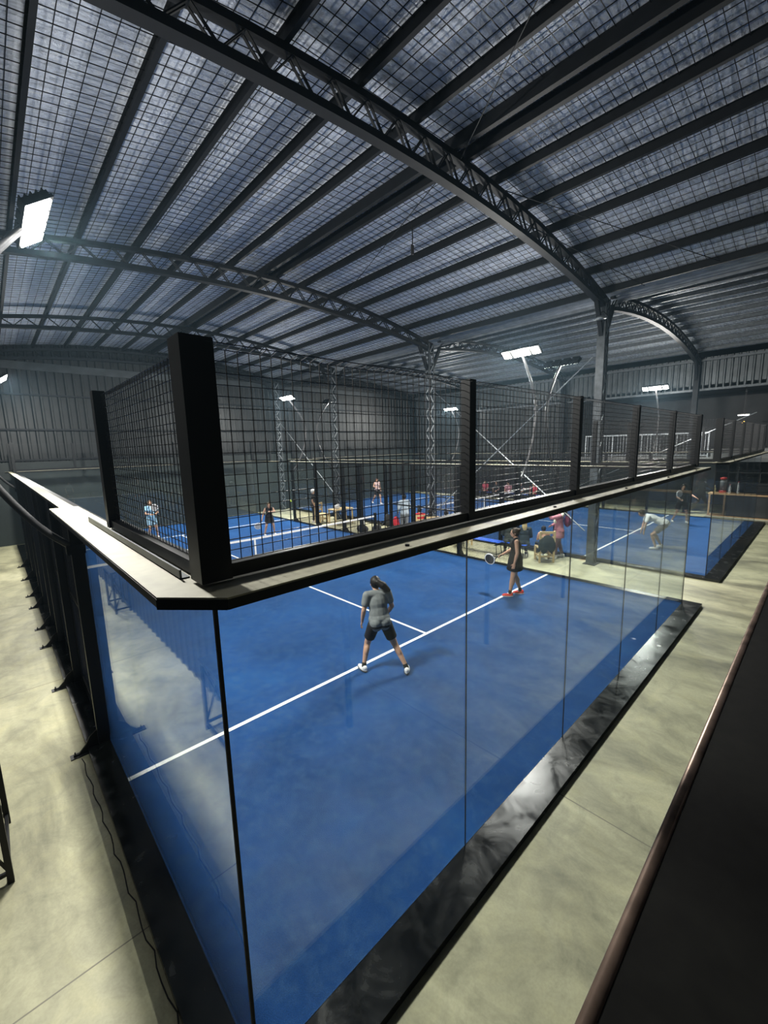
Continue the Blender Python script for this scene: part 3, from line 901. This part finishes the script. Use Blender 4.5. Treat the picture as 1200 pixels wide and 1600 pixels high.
    if style:
        hm = cmat(hc, .55); S = Solid()
        S.ell(H + HB @ V(0, -.020, .016), (.090, .098, .108), HB)
        if style == 'long':
            S.ell(H + HB @ V(0, -.055, -.09), (.085, .05, .13), HB); S.ell(H + HB @ V(0, -.06, -.17), (.07, .035, .10), HB)
        if style == 'pony':
            S.ell(H + HB @ V(0, -.10, .03), (.03, .04, .03), HB); pd = Vector(J.get('ponydir', V(0, -.6, -.8))).normalized()
            b0 = H + HB @ V(0, -.11, .02)
            S.cone(b0, b0 + pd*.10, .050, .066); S.cone(b0 + pd*.10, b0 + pd*.20 - V(0, 0, .02), .066, .040)
        if style == 'bun': S.ell(H + HB @ V(0, -.10, .05), (.045, .045, .045), HB)
        if style == 'cap':
            S.cone(H + HB @ V(0, .05, .06), H + HB @ V(0, .15, .035), .05, .04)
        S.fuse('hair' if style != 'cap' else 'cap', hm, t, max(vox, .008), 3)
    def leg(S, c, frac, e0, e1):
        hi, kn, an = J['hi'+c], J['kn'+c], J['an'+c]
        f = min(frac, .5)*2
        p = hi.lerp(kn, f); r1 = (.083+(.052-.083)*f)*g+e1
        S.cone(hi, p, .086*g+e0, r1, 16, caps=frac > .5)
        if frac > .5:
            f2 = (frac-.5)*2; S.cone(kn, kn.lerp(an, f2), .052*g+e1, .040*g+e1, 16, caps=False)
    for item in wear:
        k, c = item[0], item[1]; m = cmat(c)
        S = Solid(); e = .012
        if k in ('tee', 'tank', 'jacket', 'dress'):
            torso(S, e)
            if k in ('tee', 'jacket', 'tank'):
                S.ell(J['pelvis'] + up1*.05, (.178*g, .145*g, .105), B1)
                for s_ in (-1, 1): S.ell(J['pelvis'] + B1 @ V(s_*.07, -.048*g, -.01), (.104*g, .106*g, .10), B1)
            if k == 'tee':
                S.ell(J['pelvis'].lerp(J['chest'], .42), (.158*g, .122*g, .22), B1); S.ell(J['chest'], (.158*g, .115*g, .19), B2)
                for s in 'LR': S.cone(J['sh'+s]-V(0, 0, .004), J['sh'+s].lerp(J['el'+s], .55), .070*g, .064*g, 16)
            if k == 'jacket':
                S.ell(J['pelvis'].lerp(J['chest'], .4), (.165*g, .135*g, .24), B1)
                for s in 'LR':
                    S.cone(J['sh'+s], J['el'+s], .068*g, .058*g); S.cone(J['el'+s], J['wr'+s], .056*g, .042*g, 12, False)
            if k == 'dress':
                dn = -up1
                kn = (J['knL']+J['knR'])/2; hm_ = J['pelvis'].lerp(kn, .62)
                S.rings([(J['pelvis'].lerp(J['chest'], .5), .138*g, .115*g, B1), (J['pelvis'], .175*g, .145*g, B1), (hm_, .20*g, .165*g, B1)])
            S.fuse({'tee': 't_shirt', 'tank': 'tank_top', 'jacket': 'jacket', 'dress': 'dress'}[k], m, t, max(vox, .009), 12)
        elif k == 'shorts':
            S.ell(J['pelvis'], (.166*g, .132*g, .115), B1)
            for s in (-1, 1): S.ell(J['pelvis'] + B1 @ V(s*.07, -.045*g, -.05), (.098*g, .098*g, .10), B1)
            leg(S, 'L', .36, .016, .028); leg(S, 'R', .36, .016, .028); S.fuse('shorts', m, t, max(vox, .009), 9)
        elif k == 'pants':
            S.ell(J['pelvis'], (.168*g, .132*g, .115), B1)
            for s in (-1, 1): S.ell(J['pelvis'] + B1 @ V(s*.07, -.045*g, -.05), (.098*g, .098*g, .10), B1)
            leg(S, 'L', .96, .012, .012); leg(S, 'R', .96, .012, .012); S.fuse('trousers', m, t, max(vox, .009), 2)
        elif k == 'skirt':
            kn = (J['knL']+J['knR'])/2; hm_ = J['pelvis'].lerp(kn, .55)
            S.rings([(J['pelvis'] + up1*.09, .145*g, .12*g, B1), (J['pelvis'], .178*g, .15*g, B1), (hm_, .215*g, .18*g, B1)])
            S.fuse('skirt', m, t, max(vox, .009), 2)
        elif k == 'socks':
            hgt = item[2] if len(item) > 2 else .35
            for s in 'LR': S.cone(J['an'+s] - V(0, 0, .02), J['an'+s].lerp(J['kn'+s], hgt), .040, .042 if hgt < .4 else .056*g, 12, False)
            S.fuse('socks', m, t, max(vox, .008), 1)
        elif k == 'shoes':
            for s in 'LR':
                S = Solid(); a = J['an'+s]; td = J['to'+s].normalized(); q = V(-td.y, td.x, 0)
                bs_ = a - V(0, 0, .055); mt = Matrix((q, td, td.cross(q)*-1)).transposed()
                S.ell(bs_ + td*.05, (.046, .135, .040), mt); S.ell(bs_ - td*.03 + V(0, 0, .03), (.040, .050, .045), mt)
                o = S.fuse('shoe', m, t, max(vox, .007), 2)
                Solid().ell(bs_ + td*.05 - V(0, 0, .022), (.050, .142, .016), mt).b.build('sole', cmat(item[2] if len(item) > 2 else (.7, .7, .7)), o, True)
        elif k == 'hood':
            S.ell(J['neck'] + B2 @ V(0, -.06, -.02), (.13, .07, .09), B2); S.cone(J['neck'] + B2 @ V(-.07, .06, -.06), J['neck'] + B2 @ V(-.05, .12, -.25), .04, .05)
            S.cone(J['neck'] + B2 @ V(.07, .06, -.06), J['neck'] + B2 @ V(.05, .12, -.25), .04, .05)
            S.fuse('hood', m, t, .012, 3)
    return t, J
def wpt(t, J, key, off=0.06):
    """world position of a hand"""
    c = key[-1]; d = (J['wr'+c]-J['el'+c]).normalized(); p = J['wr'+c] + d*off
    mt = Matrix.Translation(t.location) @ Matrix.Rotation(t.rotation_euler.z, 4, 'Z') @ Matrix.Scale(t.scale[0], 4)
    return mt @ p
def racket(at, direction, flat, label, col=(.05, .05, .05), rim=(.75, .75, .75)):
    d = Vector(direction).normalized(); n = Vector(flat); n = (n - d*n.dot(d)).normalized(); s = d.cross(n)
    t = thing('padel_racket', label, 'racket', tuple(at))
    t.rotation_euler = Matrix((s, n, d)).transposed().to_euler()
    out = []
    for k in range(28):
        a = 2*math.pi*k/28; out.append((.128*math.sin(a)*(1 if math.cos(a) > 0 else 1-.25*abs(math.cos(a))**2), .30 - .13*-math.cos(a)))
    MB().prism([(u*.93, .30+(v-.30)*.93) for u, v in out], 'y', -.016, .016).build('face', cmat(col, .4), t)
    b = MB(); pts = [(u, 0, v) for u, v in out]; b.tube(pts + [pts[0]], .018, 8); b.build('rim', cmat(rim, .4), t, True)
    MB().tube([(0, 0, -.04), (0, 0, .10)], .016, 10).tube([(0, 0, .08), (-.05, 0, .18)], .012).tube([(0, 0, .08), (.05, 0, .18)], .012).build('handle', M['rubber'], t, True)
    return t
def face_dir(dx, dy): return math.atan2(-dx, dy)      # rz so that local +Y points to (dx, dy)

BLK = (.012, .012, .014); WHT = (.75, .75, .74); DARKHAIR = (.008, .006, .005)
# 1: grey t-shirt, seen from behind, mid stride
t, J = person('woman in grey t-shirt and black shorts seen from behind on the near court', (3.50, 2.72), face_dir(.50, .86), .96, dict(
    pelvis=V(0, 0, .87), chest=V(-.01, .05, 1.16), neck=V(-.02, .08, 1.36), head=V(-.03, .13, 1.48), look=V(-.25, 1, -.15),
    shL=V(-.185, .06, 1.31), shR=V(.16, .07, 1.315), elL=V(-.25, .04, 1.06), elR=V(.24, .10, 1.06), wrL=V(-.27, .12, .85), wrR=V(.19, .24, .88),
    knL=V(-.19, .13, .46), knR=V(.24, -.02, .45), anL=V(-.28, .05, .09), anR=V(.39, -.22, .10), toL=V(-.35, 1, 0), toR=V(.35, 1, -.0), ponydir=V(.75, -.35, -.50)),
    wear=(('tee', (.17, .185, .185)), ('shorts', BLK), ('socks', BLK, .16), ('shoes', WHT, (.03, .03, .03))), hair=('pony', DARKHAIR), vox=.0065, fat=1.06)
# 2: black dress, red shoes, racket
t, J = person('woman in black dress and red shoes holding a racket on the near court', (7.98, 2.88), face_dir(-.55, .84), .985, dict(
    head=V(0, .03, 1.53), look=V(0, 1, .05), knL=V(-.10, .06, .48), knR=V(.10, .0, .48), anL=V(-.10, .12, .09), anR=V(.12, -.14, .09), toL=V(-.15, 1, 0), toR=V(.0, 1, 0),
    elL=V(-.215, -.02, 1.09), wrL=V(-.215, .04, .84), elR=V(.21, .02, 1.11), wrR=V(.13, .30, .96), curlR=1.4, curlL=.5),
    wear=(('dress', BLK), ('socks', BLK, .18), ('shoes', (.75, .05, .04), (.7, .7, .7))), hair=('bun', (.05, .035, .022)), vox=.0065, fat=1.14)
racket(wpt(t, J, 'wrR', .07), (-.55, .72, -.42), (-.87, -.48, 0.1), 'black and white padel racket held by the woman in the black dress')
# 3 and 4: players across the net
t, J = person('woman in black top and skirt swinging beyond the net of the near court', (7.62, 14.0), face_dir(-.25, -1), .90, dict(
    pelvis=V(0, 0, .84), chest=V(0, .06, 1.10), neck=V(0, .10, 1.30), head=V(0, .15, 1.42), knL=V(-.15, .12, .46), knR=V(.17, .10, .46), anL=V(-.20, .02, .09), anR=V(.24, .0, .09),
    shL=V(-.165, .08, 1.25), shR=V(.165, .08, 1.25), elR=V(.27, .06, 1.02), wrR=V(.36, .16, .82), elL=V(-.22, .22, 1.10), wrL=V(-.02, .34, 1.14), curlR=1.3),
    wear=(('tank', BLK), ('skirt', BLK), ('shoes', WHT)), hair=('pony', (.10, .06, .03)), vox=.010, fat=1.05)
racket(wpt(t, J, 'wrR', .07), (-.55, -.1, -.8), (.3, .9, .1), 'white padel racket lowered by the woman in black beyond the net', (.5, .5, .5))
t, J = person('player in light blue shirt and shorts at the back left of the near court', (4.0, 17.3), face_dir(.1, -1), .97, dict(
    elL=V(-.25, .08, 1.10), wrL=V(-.10, .28, 1.08), elR=V(.25, .08, 1.10), wrR=V(.12, .28, 1.08), knL=V(-.13, .08, .47), knR=V(.13, .08, .47), anL=V(-.18, 0, .09), anR=V(.18, 0, .09), curlR=1.3),
    wear=(('tee', (.30, .55, .75)), ('shorts', (.25, .42, .55)), ('shoes', WHT)), hair=('long', (.10, .06, .03)), vox=.011)
racket(wpt(t, J, 'wrR', .06), (.35, -.2, .8), (.2, .9, .1), 'padel racket held up by the player in light blue', (.3, .3, .3))
bl = MB(); bl.lathe([(.0335*math.sin(math.pi*i/12)+1e-5, -.0335*math.cos(math.pi*i/12)) for i in range(13)], 16)
o = bl.build('padel_ball', M['ball'], None, True); o.location = (8.05, 12.9, 1.48)
o.scale = (1.3,)*3
tag(o, 'yellow padel ball in the air to the right of the woman in black', 'ball')
# 5, 6: near players of the right court
t, J = person('player in white t-shirt bending forward on the court at the right', (15.0, 1.76), face_dir(-.35, .93), 1.03, dict(
    pelvis=V(0, -.20, .82), chest=V(0, .10, .98), neck=V(0, .30, 1.06), head=V(0, .42, 1.12), look=V(0, 1, -.3),
    shL=V(-.165, .25, 1.03), shR=V(.165, .25, 1.03), elL=V(-.22, .32, .78), elR=V(.22, .32, .78), wrL=V(-.14, .34, .55), wrR=V(.14, .38, .55),
    knL=V(-.14, .12, .46), knR=V(.14, .02, .46), anL=V(-.16, .0, .09), anR=V(.2, -.18, .09), curlL=.8, curlR=.8),
    wear=(('tee', (.80, .80, .78)), ('shorts', (.06, .06, .07)), ('shoes', WHT)), hair=('short', DARKHAIR), vox=.010, skin=SKIN)
t, J = person('player in dark clothes reaching out, partly seen through the glass before the bar', (20.6, 2.2), face_dir(-.8, -.5), 1.0, dict(
    elL=V(-.3, .1, 1.2), wrL=V(-.38, .3, 1.12), elR=V(.25, .15, 1.12), wrR=V(.2, .38, 1.05), knL=V(-.16, .1, .47), knR=V(.16, .02, .47), anL=V(-.22, .05, .09), anR=V(.24, -.2, .09), curlR=1.3),
    wear=(('tee', (.04, .045, .045)), ('shorts', BLK), ('shoes', WHT)), hair=('short', DARKHAIR), vox=.011)
racket(wpt(t, J, 'wrR', .06), (-.3, .3, .75), (.5, .8, .1), 'pale racket held by the dark clothed player before the bar', (.5, .5, .5))
# 7, 8: far players of the right court
t, J = person('woman in pale pink top and black shorts running at the back of the right court', (16.9, 17.4), face_dir(-.3, -1), .98, dict(
    knL=V(-.12, .18, .50), anL=V(-.14, .20, .09), knR=V(.14, -.06, .48), anR=V(.22, -.28, .12), elR=V(.27, .05, 1.12), wrR=V(.2, .25, 1.1)),
    wear=(('tank', (.75, .55, .52)), ('shorts', BLK), ('shoes', WHT)), hair=('pony', (.06, .03, .02)), vox=.012)
person('player in black clothes standing by the far right of the right court net', (19.4, 12.2), face_dir(-.9, -.3), 1.0, None,
    wear=(('tee', BLK), ('pants', (.02, .02, .022)), ('shoes', WHT)), hair=('short', DARKHAIR), vox=.013)

# ------------------------------------------------------------------ people and furniture on the strip between the courts
t, J = person('woman in pink jacket with white hood standing with one arm raised', (12.02, 3.66), face_dir(-.55, .84), 1.0, dict(
    shL=V(-.165, .02, 1.36), elL=V(-.20, .26, 1.30), wrL=V(-.17, .42, 1.50), elR=V(.25, -.02, 1.10), wrR=V(.12, .20, 1.02), anL=V(-.10, .12, .09), anR=V(.13, -.14, .09), knL=V(-.1, .08, .48), knR=V(.11, -.03, .48)),
    wear=(('jacket', (.50, .20, .24)), ('hood', (.78, .75, .62)), ('skirt', (.42, .17, .20)), ('pants', (.17, .10, .09)), ('socks', WHT, .45), ('shoes', WHT)), hair=('pony', (.06, .035, .02)), vox=.009, z=ZF)
bp = thing('backpack', 'dark red backpack worn by the woman in the pink jacket', 'bag', (12.15, 3.46, ZF+1.20), face_dir(-.55, .84))
S = Solid().ell((0, 0, 0), (.14, .09, .21)).ell((0, -.05, -.06), (.11, .06, .10)); S.fuse('sack', cmat((.16, .03, .05)), bp, .012, 3)
MB().tube([(-.09, .07, .15), (-.10, .14, .12), (-.09, .07, -.15)], .012, 6).tube([(.09, .07, .15), (.10, .14, .12), (.09, .07, -.15)], .012, 6).build('straps', cmat((.08, .02, .03)), bp)

def wooden_chair(x, y, rz, label, group='pale wooden chairs'):
    t = thing('wooden_chair', label, 'chair', (x, y, ZF), rz, group)
    MB().box(-.23, .23, -.22, .23, .42, .46).build('seat', M['wood'], t, bevel=.006)
    for sx in (-1, 1):
        MB().box(sx*.21-.025, sx*.21+.025, .17, .22, 0, .42).build('leg', M['wood'], t)
        MB().bar((sx*.21, -.21, 0), (sx*.21, -.25, .98), .05, .05, up=(0, 1, 0)).build('leg', M['wood'], t)
    b = MB()
    for z in (.60, .74, .90): b.box(-.21, .21, -.255, -.23, z, z+.07)
    b.build('back_slats', M['wood'], t)
    b = MB().box(-.21, .21, .185, .205, .18, .22).box(-.21, .21, -.225, -.205, .18, .22)
    for sx in (-1, 1): b.box(sx*.21-.012, sx*.21+.012, -.2, .2, .18, .22)
    b.build('stretcher', M['wood'], t)
    return t
def bench(x, y, rz, L, label, group='blue plastic benches'):
    t = thing('bench', label, 'bench', (x, y, ZF), rz, group)
    MB().box(-L/2, L/2, -.17, .17, .42, .45).build('seat', M['blueplastic'], t, bevel=.01)
    b = MB()
    for i in range(int(L/.09)): b.box(-L/2+.03+i*.09, -L/2+.075+i*.09, -.172, -.168, .40, .445)
    b.build('seat_trim', M['white'], t)
    for sx in (-1, 1):
        for sy in (-1, 1): MB().tube([(sx*(L/2-.12), sy*.13, .42), (sx*(L/2-.08), sy*.16, 0)], .012, 8).build('leg', M['steel'], t)
    return t
A = face_dir(.25, 1)
bench(11.15, 6.0, R(90), 1.7, 'long blue bench, empty, left of the standing woman in black dress')
bench(11.35, 4.75, R(90), .85, 'short blue bench carrying the two women in dark coats')
person('dark haired woman in grey coat seated on the short blue bench', (11.35, 4.98), face_dir(.9, .55), .97, SIT,
    wear=(('jacket', (.05, .06, .055)), ('pants', BLK), ('shoes', BLK)), hair=('bun', DARKHAIR), vox=.011, z=ZF, fat=1.05)
person('blonde woman in dark coat seated next to the grey coated woman', (11.38, 4.48), face_dir(.9, .65), .97, SIT,
    wear=(('jacket', (.025, .035, .035)), ('pants', BLK), ('shoes', BLK)), hair=('long', (.55, .42, .20)), vox=.011, z=ZF, fat=1.05)
wooden_chair(11.42, 3.83, face_dir(.75, .75), 'pale wooden chair with a dark coat over its back behind the seated child')
person('dark haired child in white and orange top seated on the pale wooden chair', (11.47, 3.88), face_dir(.75, .75), .82, dict(SIT, pelvis=V(0, 0, .60), chest=V(0, .02, .88), neck=V(0, .03, 1.07), head=V(0, .06, 1.20), shL=V(-.15, 0, 1.03), shR=V(.15, 0, 1.03), elL=V(-.22, .06, .80), elR=V(.22, .06, .80), wrL=V(-.12, .26, .76), wrR=V(.12, .26, .76), knL=V(-.12, .42, .58), knR=V(.12, .42, .58), anL=V(-.12, .40, .18), anR=V(.12, .40, .18)),
    wear=(('tee', (.75, .42, .30)), ('pants', BLK), ('shoes', WHT)), hair=('short', DARKHAIR), vox=.011, z=ZF)
ct = thing('coat', 'dark green coat draped over the back of the pale wooden chair', 'coat', (11.26, 3.66, ZF+.62), face_dir(.75, .75))
S = Solid().ell((0, 0, .0), (.24, .07, .24)).ell((-.10, -.03, -.12), (.12, .06, .22)).ell((.12, -.02, -.10), (.13, .06, .20)).cone((-.2, 0, .1), (-.26, -.02, -.25), .05, .035)
S.fuse('cloth', cmat((.02, .03, .028)), ct, .014, 4)
# group by the far net posts
def table(x, y, rz, w_, d_, h_, label):
    t = thing('wooden_table', label, 'table', (x, y, ZF), rz)
    MB().box(-w_/2, w_/2, -d_/2, d_/2, h_-.04, h_).build('table_top', M['wood'], t, bevel=.006)
    for sx in (-1, 1):
        for sy in (-1, 1): MB().box(sx*(w_/2-.05)-.025, sx*(w_/2-.05)+.025, sy*(d_/2-.05)-.025, sy*(d_/2-.05)+.025, 0, h_-.04).build('leg', M['wood'], t)
    return t
table(11.35, 13.95, 0, 1.1, .6, .74, 'pale wooden table on the strip beyond the near court net')
wooden_chair(10.88, 14.9, R(180), 'pale wooden chair between the white capped person and the table')
person('person in black with white cap standing beside the wooden chair', (10.7, 15.3), face_dir(.7, -.5), 1.0, None,
    wear=(('tee', (.03, .03, .03)), ('pants', (.02, .02, .02)), ('shoes', WHT)), hair=('cap', WHT), vox=.012, z=ZF)
def lump(name, x, y, z, parts, m, label, cat, extra=None):
    t = thing(name, label, cat, (x, y, z))
    S = Solid()
    for c, r in parts: S.ell(c, r)
    S.fuse('body', m, t, .015, 3)
    if extra: MB().tube(extra, .012, 6).build('strap', M['rubber'], t)
    return t
lump('sports_bag', 11.1, 13.9, ZF+.74, [((0, 0, .10), (.16, .10, .12)), ((.08, 0, .18), (.07, .07, .10))], cmat(WHT), 'small white bag on the wooden table', 'bag', [(-.1, 0, .18), (0, 0, .30), (.1, 0, .18)])
lump('sports_bag', 10.62, 11.5, ZF, [((0, 0, .16), (.2, .32, .17)), ((.05, .1, .22), (.14, .18, .14))], cmat((.02, .02, .025)), 'dark sports bag on the strip just behind the net band', 'bag', [(0, -.2, .25), (0, 0, .42), (0, .2, .25)])
lump('sports_bag', 10.75, 10.75, ZF, [((0, 0, .2), (.18, .25, .2)), ((0, -.12, .3), (.12, .12, .14))], cmat((.03, .03, .032)), 'dark grey sports bag nearest the right net post', 'bag', [(0, -.2, .3), (0, 0, .48), (0, .2, .3)])
lump('backpack', 12.2, 11.6, ZF, [((0, 0, .3), (.16, .15, .3)), ((0, -.08, .2), (.13, .1, .16))], cmat((.02, .02, .02)), 'black backpack left of the man in the pale blue shirt', 'bag', [(0, -.1, .5), (0, 0, .66), (0, .1, .5)])
lump('backpack', 12.3, 11.15, ZF, [((0, 0, .26), (.15, .13, .26)), ((0, -.08, .16), (.12, .1, .14))], cmat((.6, .03, .05)), 'red backpack left of the man in the pale blue shirt', 'bag', [(0, -.1, .42), (0, 0, .58), (0, .1, .42)])
bt = thing('water_bottle', 'white water bottle standing beyond the right net post', 'bottle', (11.4, 12.3, ZF))
MB().lathe([(.04, 0), (.045, .02), (.045, .22), (.02, .26)], 12).build('body', M['bottle'], bt, True)
MB().lathe([(.024, .26), (.024, .31)], 12).build('cap', M['white'], bt, True)
person('man in pale blue shirt and grey trousers seen from behind on the strip', (11.45, 9.8), face_dir(.45, 1), 1.02, dict(elL=V(-.24, .02, 1.1), wrL=V(-.2, .18, .95), elR=V(.24, .02, 1.1), wrR=V(.2, .18, .95)),
    wear=(('jacket', (.50, .60, .68)), ('pants', (.20, .22, .24)), ('shoes', WHT)), hair=('short', DARKHAIR), vox=.010, z=ZF, fat=1.05)
SEATS = [(11.4, 8.92, (.62, .03, .04), 'spectator in red shirt seated right of the man in pale blue', 'short'),
         (11.35, 8.33, (.03, .035, .035), 'spectator in black jacket seated left of the second lattice column', 'long'),
         (11.4, 7.60, (.70, .45, .42), 'spectator in red and white shirt seated right of the second lattice column', 'bun'),
         (11.65, 7.0, (.55, .56, .55), 'spectator in white top and dark cap seated nearest the large mesh post', 'cap')]
for x, y, c, lb, hr in SEATS:
    person(lb, (x, y), face_dir(.6, .9), .98, SIT, wear=(('tee', c), ('pants', BLK), ('shoes', BLK)), hair=(hr, DARKHAIR), vox=.012, z=ZF)
for i, (x, y, c, lb, hr) in enumerate(SEATS):
    wooden_chair(x-.03, y-.04, face_dir(.6, .9), 'pale wooden chair under the ' + lb.split(' seated')[0])
# spectators by the right wall
cols = [(.55, .08, .12), (.03, .03, .035), (.6, .3, .35), (.04, .04, .05), (.5, .05, .08)]
names = ['dark red shirt, leftmost of the row by the right wall', 'black shirt, second from the left by the right wall', 'pink shirt, middle of the row by the right wall',
         'dark grey shirt, fourth from the left by the right wall', 'crimson shirt, rightmost of the row by the right wall']
bench(23.35, 11.9, R(90), 4.4, 'long blue bench by the right wall under the row of spectators')
for i in range(5):
    person('spectator seated in ' + names[i], (23.35, 13.7-i*.85), face_dir(-1, -.1), .96, SIT, wear=(('tee', cols[i]), ('pants', BLK), ('shoes', BLK)), hair=('short', DARKHAIR), vox=.016, z=ZF, group='spectators by the right wall')

# ------------------------------------------------------------------ left walkway trestles
def trestle(x, y, label):
    t = thing('steel_rack', label, 'rack', (x, y, ZF), 0, 'black steel racks on the left walkway')
    for sx in (-.14, .14):
        for sy in (-.4, .4): MB().box(sx-.022, sx+.022, sy-.022, sy+.022, 0, .95).build('leg', M['black'], t)
    b = MB()
    for sy in (-.4, .4): b.box(-.14, .14, sy-.015, sy+.015, .08, .11).bar((-.14, sy, .1), (.14, sy, .9), .02, .02).bar((.14, sy, .1), (-.14, sy, .9), .02, .02)
    for sx in (-.14, .14): b.box(sx-.012, sx+.012, -.4, .4, .08, .11)
    b.build('crossbar', M['black'], t)
    MB().box(-.17, .17, -.44, .44, .95, .98).build('top_rail', M['black'], t)
    return t
trestle(-1.13, 2.97, 'black steel rack cut by the left edge of the picture')
trestle(-1.17, 9.3, 'black steel rack farther along the left walkway, mirrored in the glass')


cb = MB().tube([(-.31+.012*math.sin(k*1.7)+.006*math.sin(k*3.1)+k*.002, 3.9-k*.12, ZF+.006) for k in range(38)], .0045, 6).build('floor_cable', M['rubber'])
tag(cb, 'thin black cable lying along the left kerb on the pale concrete', 'cable')
dr = MB().lathe([(.03, 0), (.03, .004), (.018, .006)], 14).build('ground_cap', M['white']); dr.location = (7.4, -.2, .004)
tag(dr, 'small round pale cap on the black kerb before the end glass', 'cap')
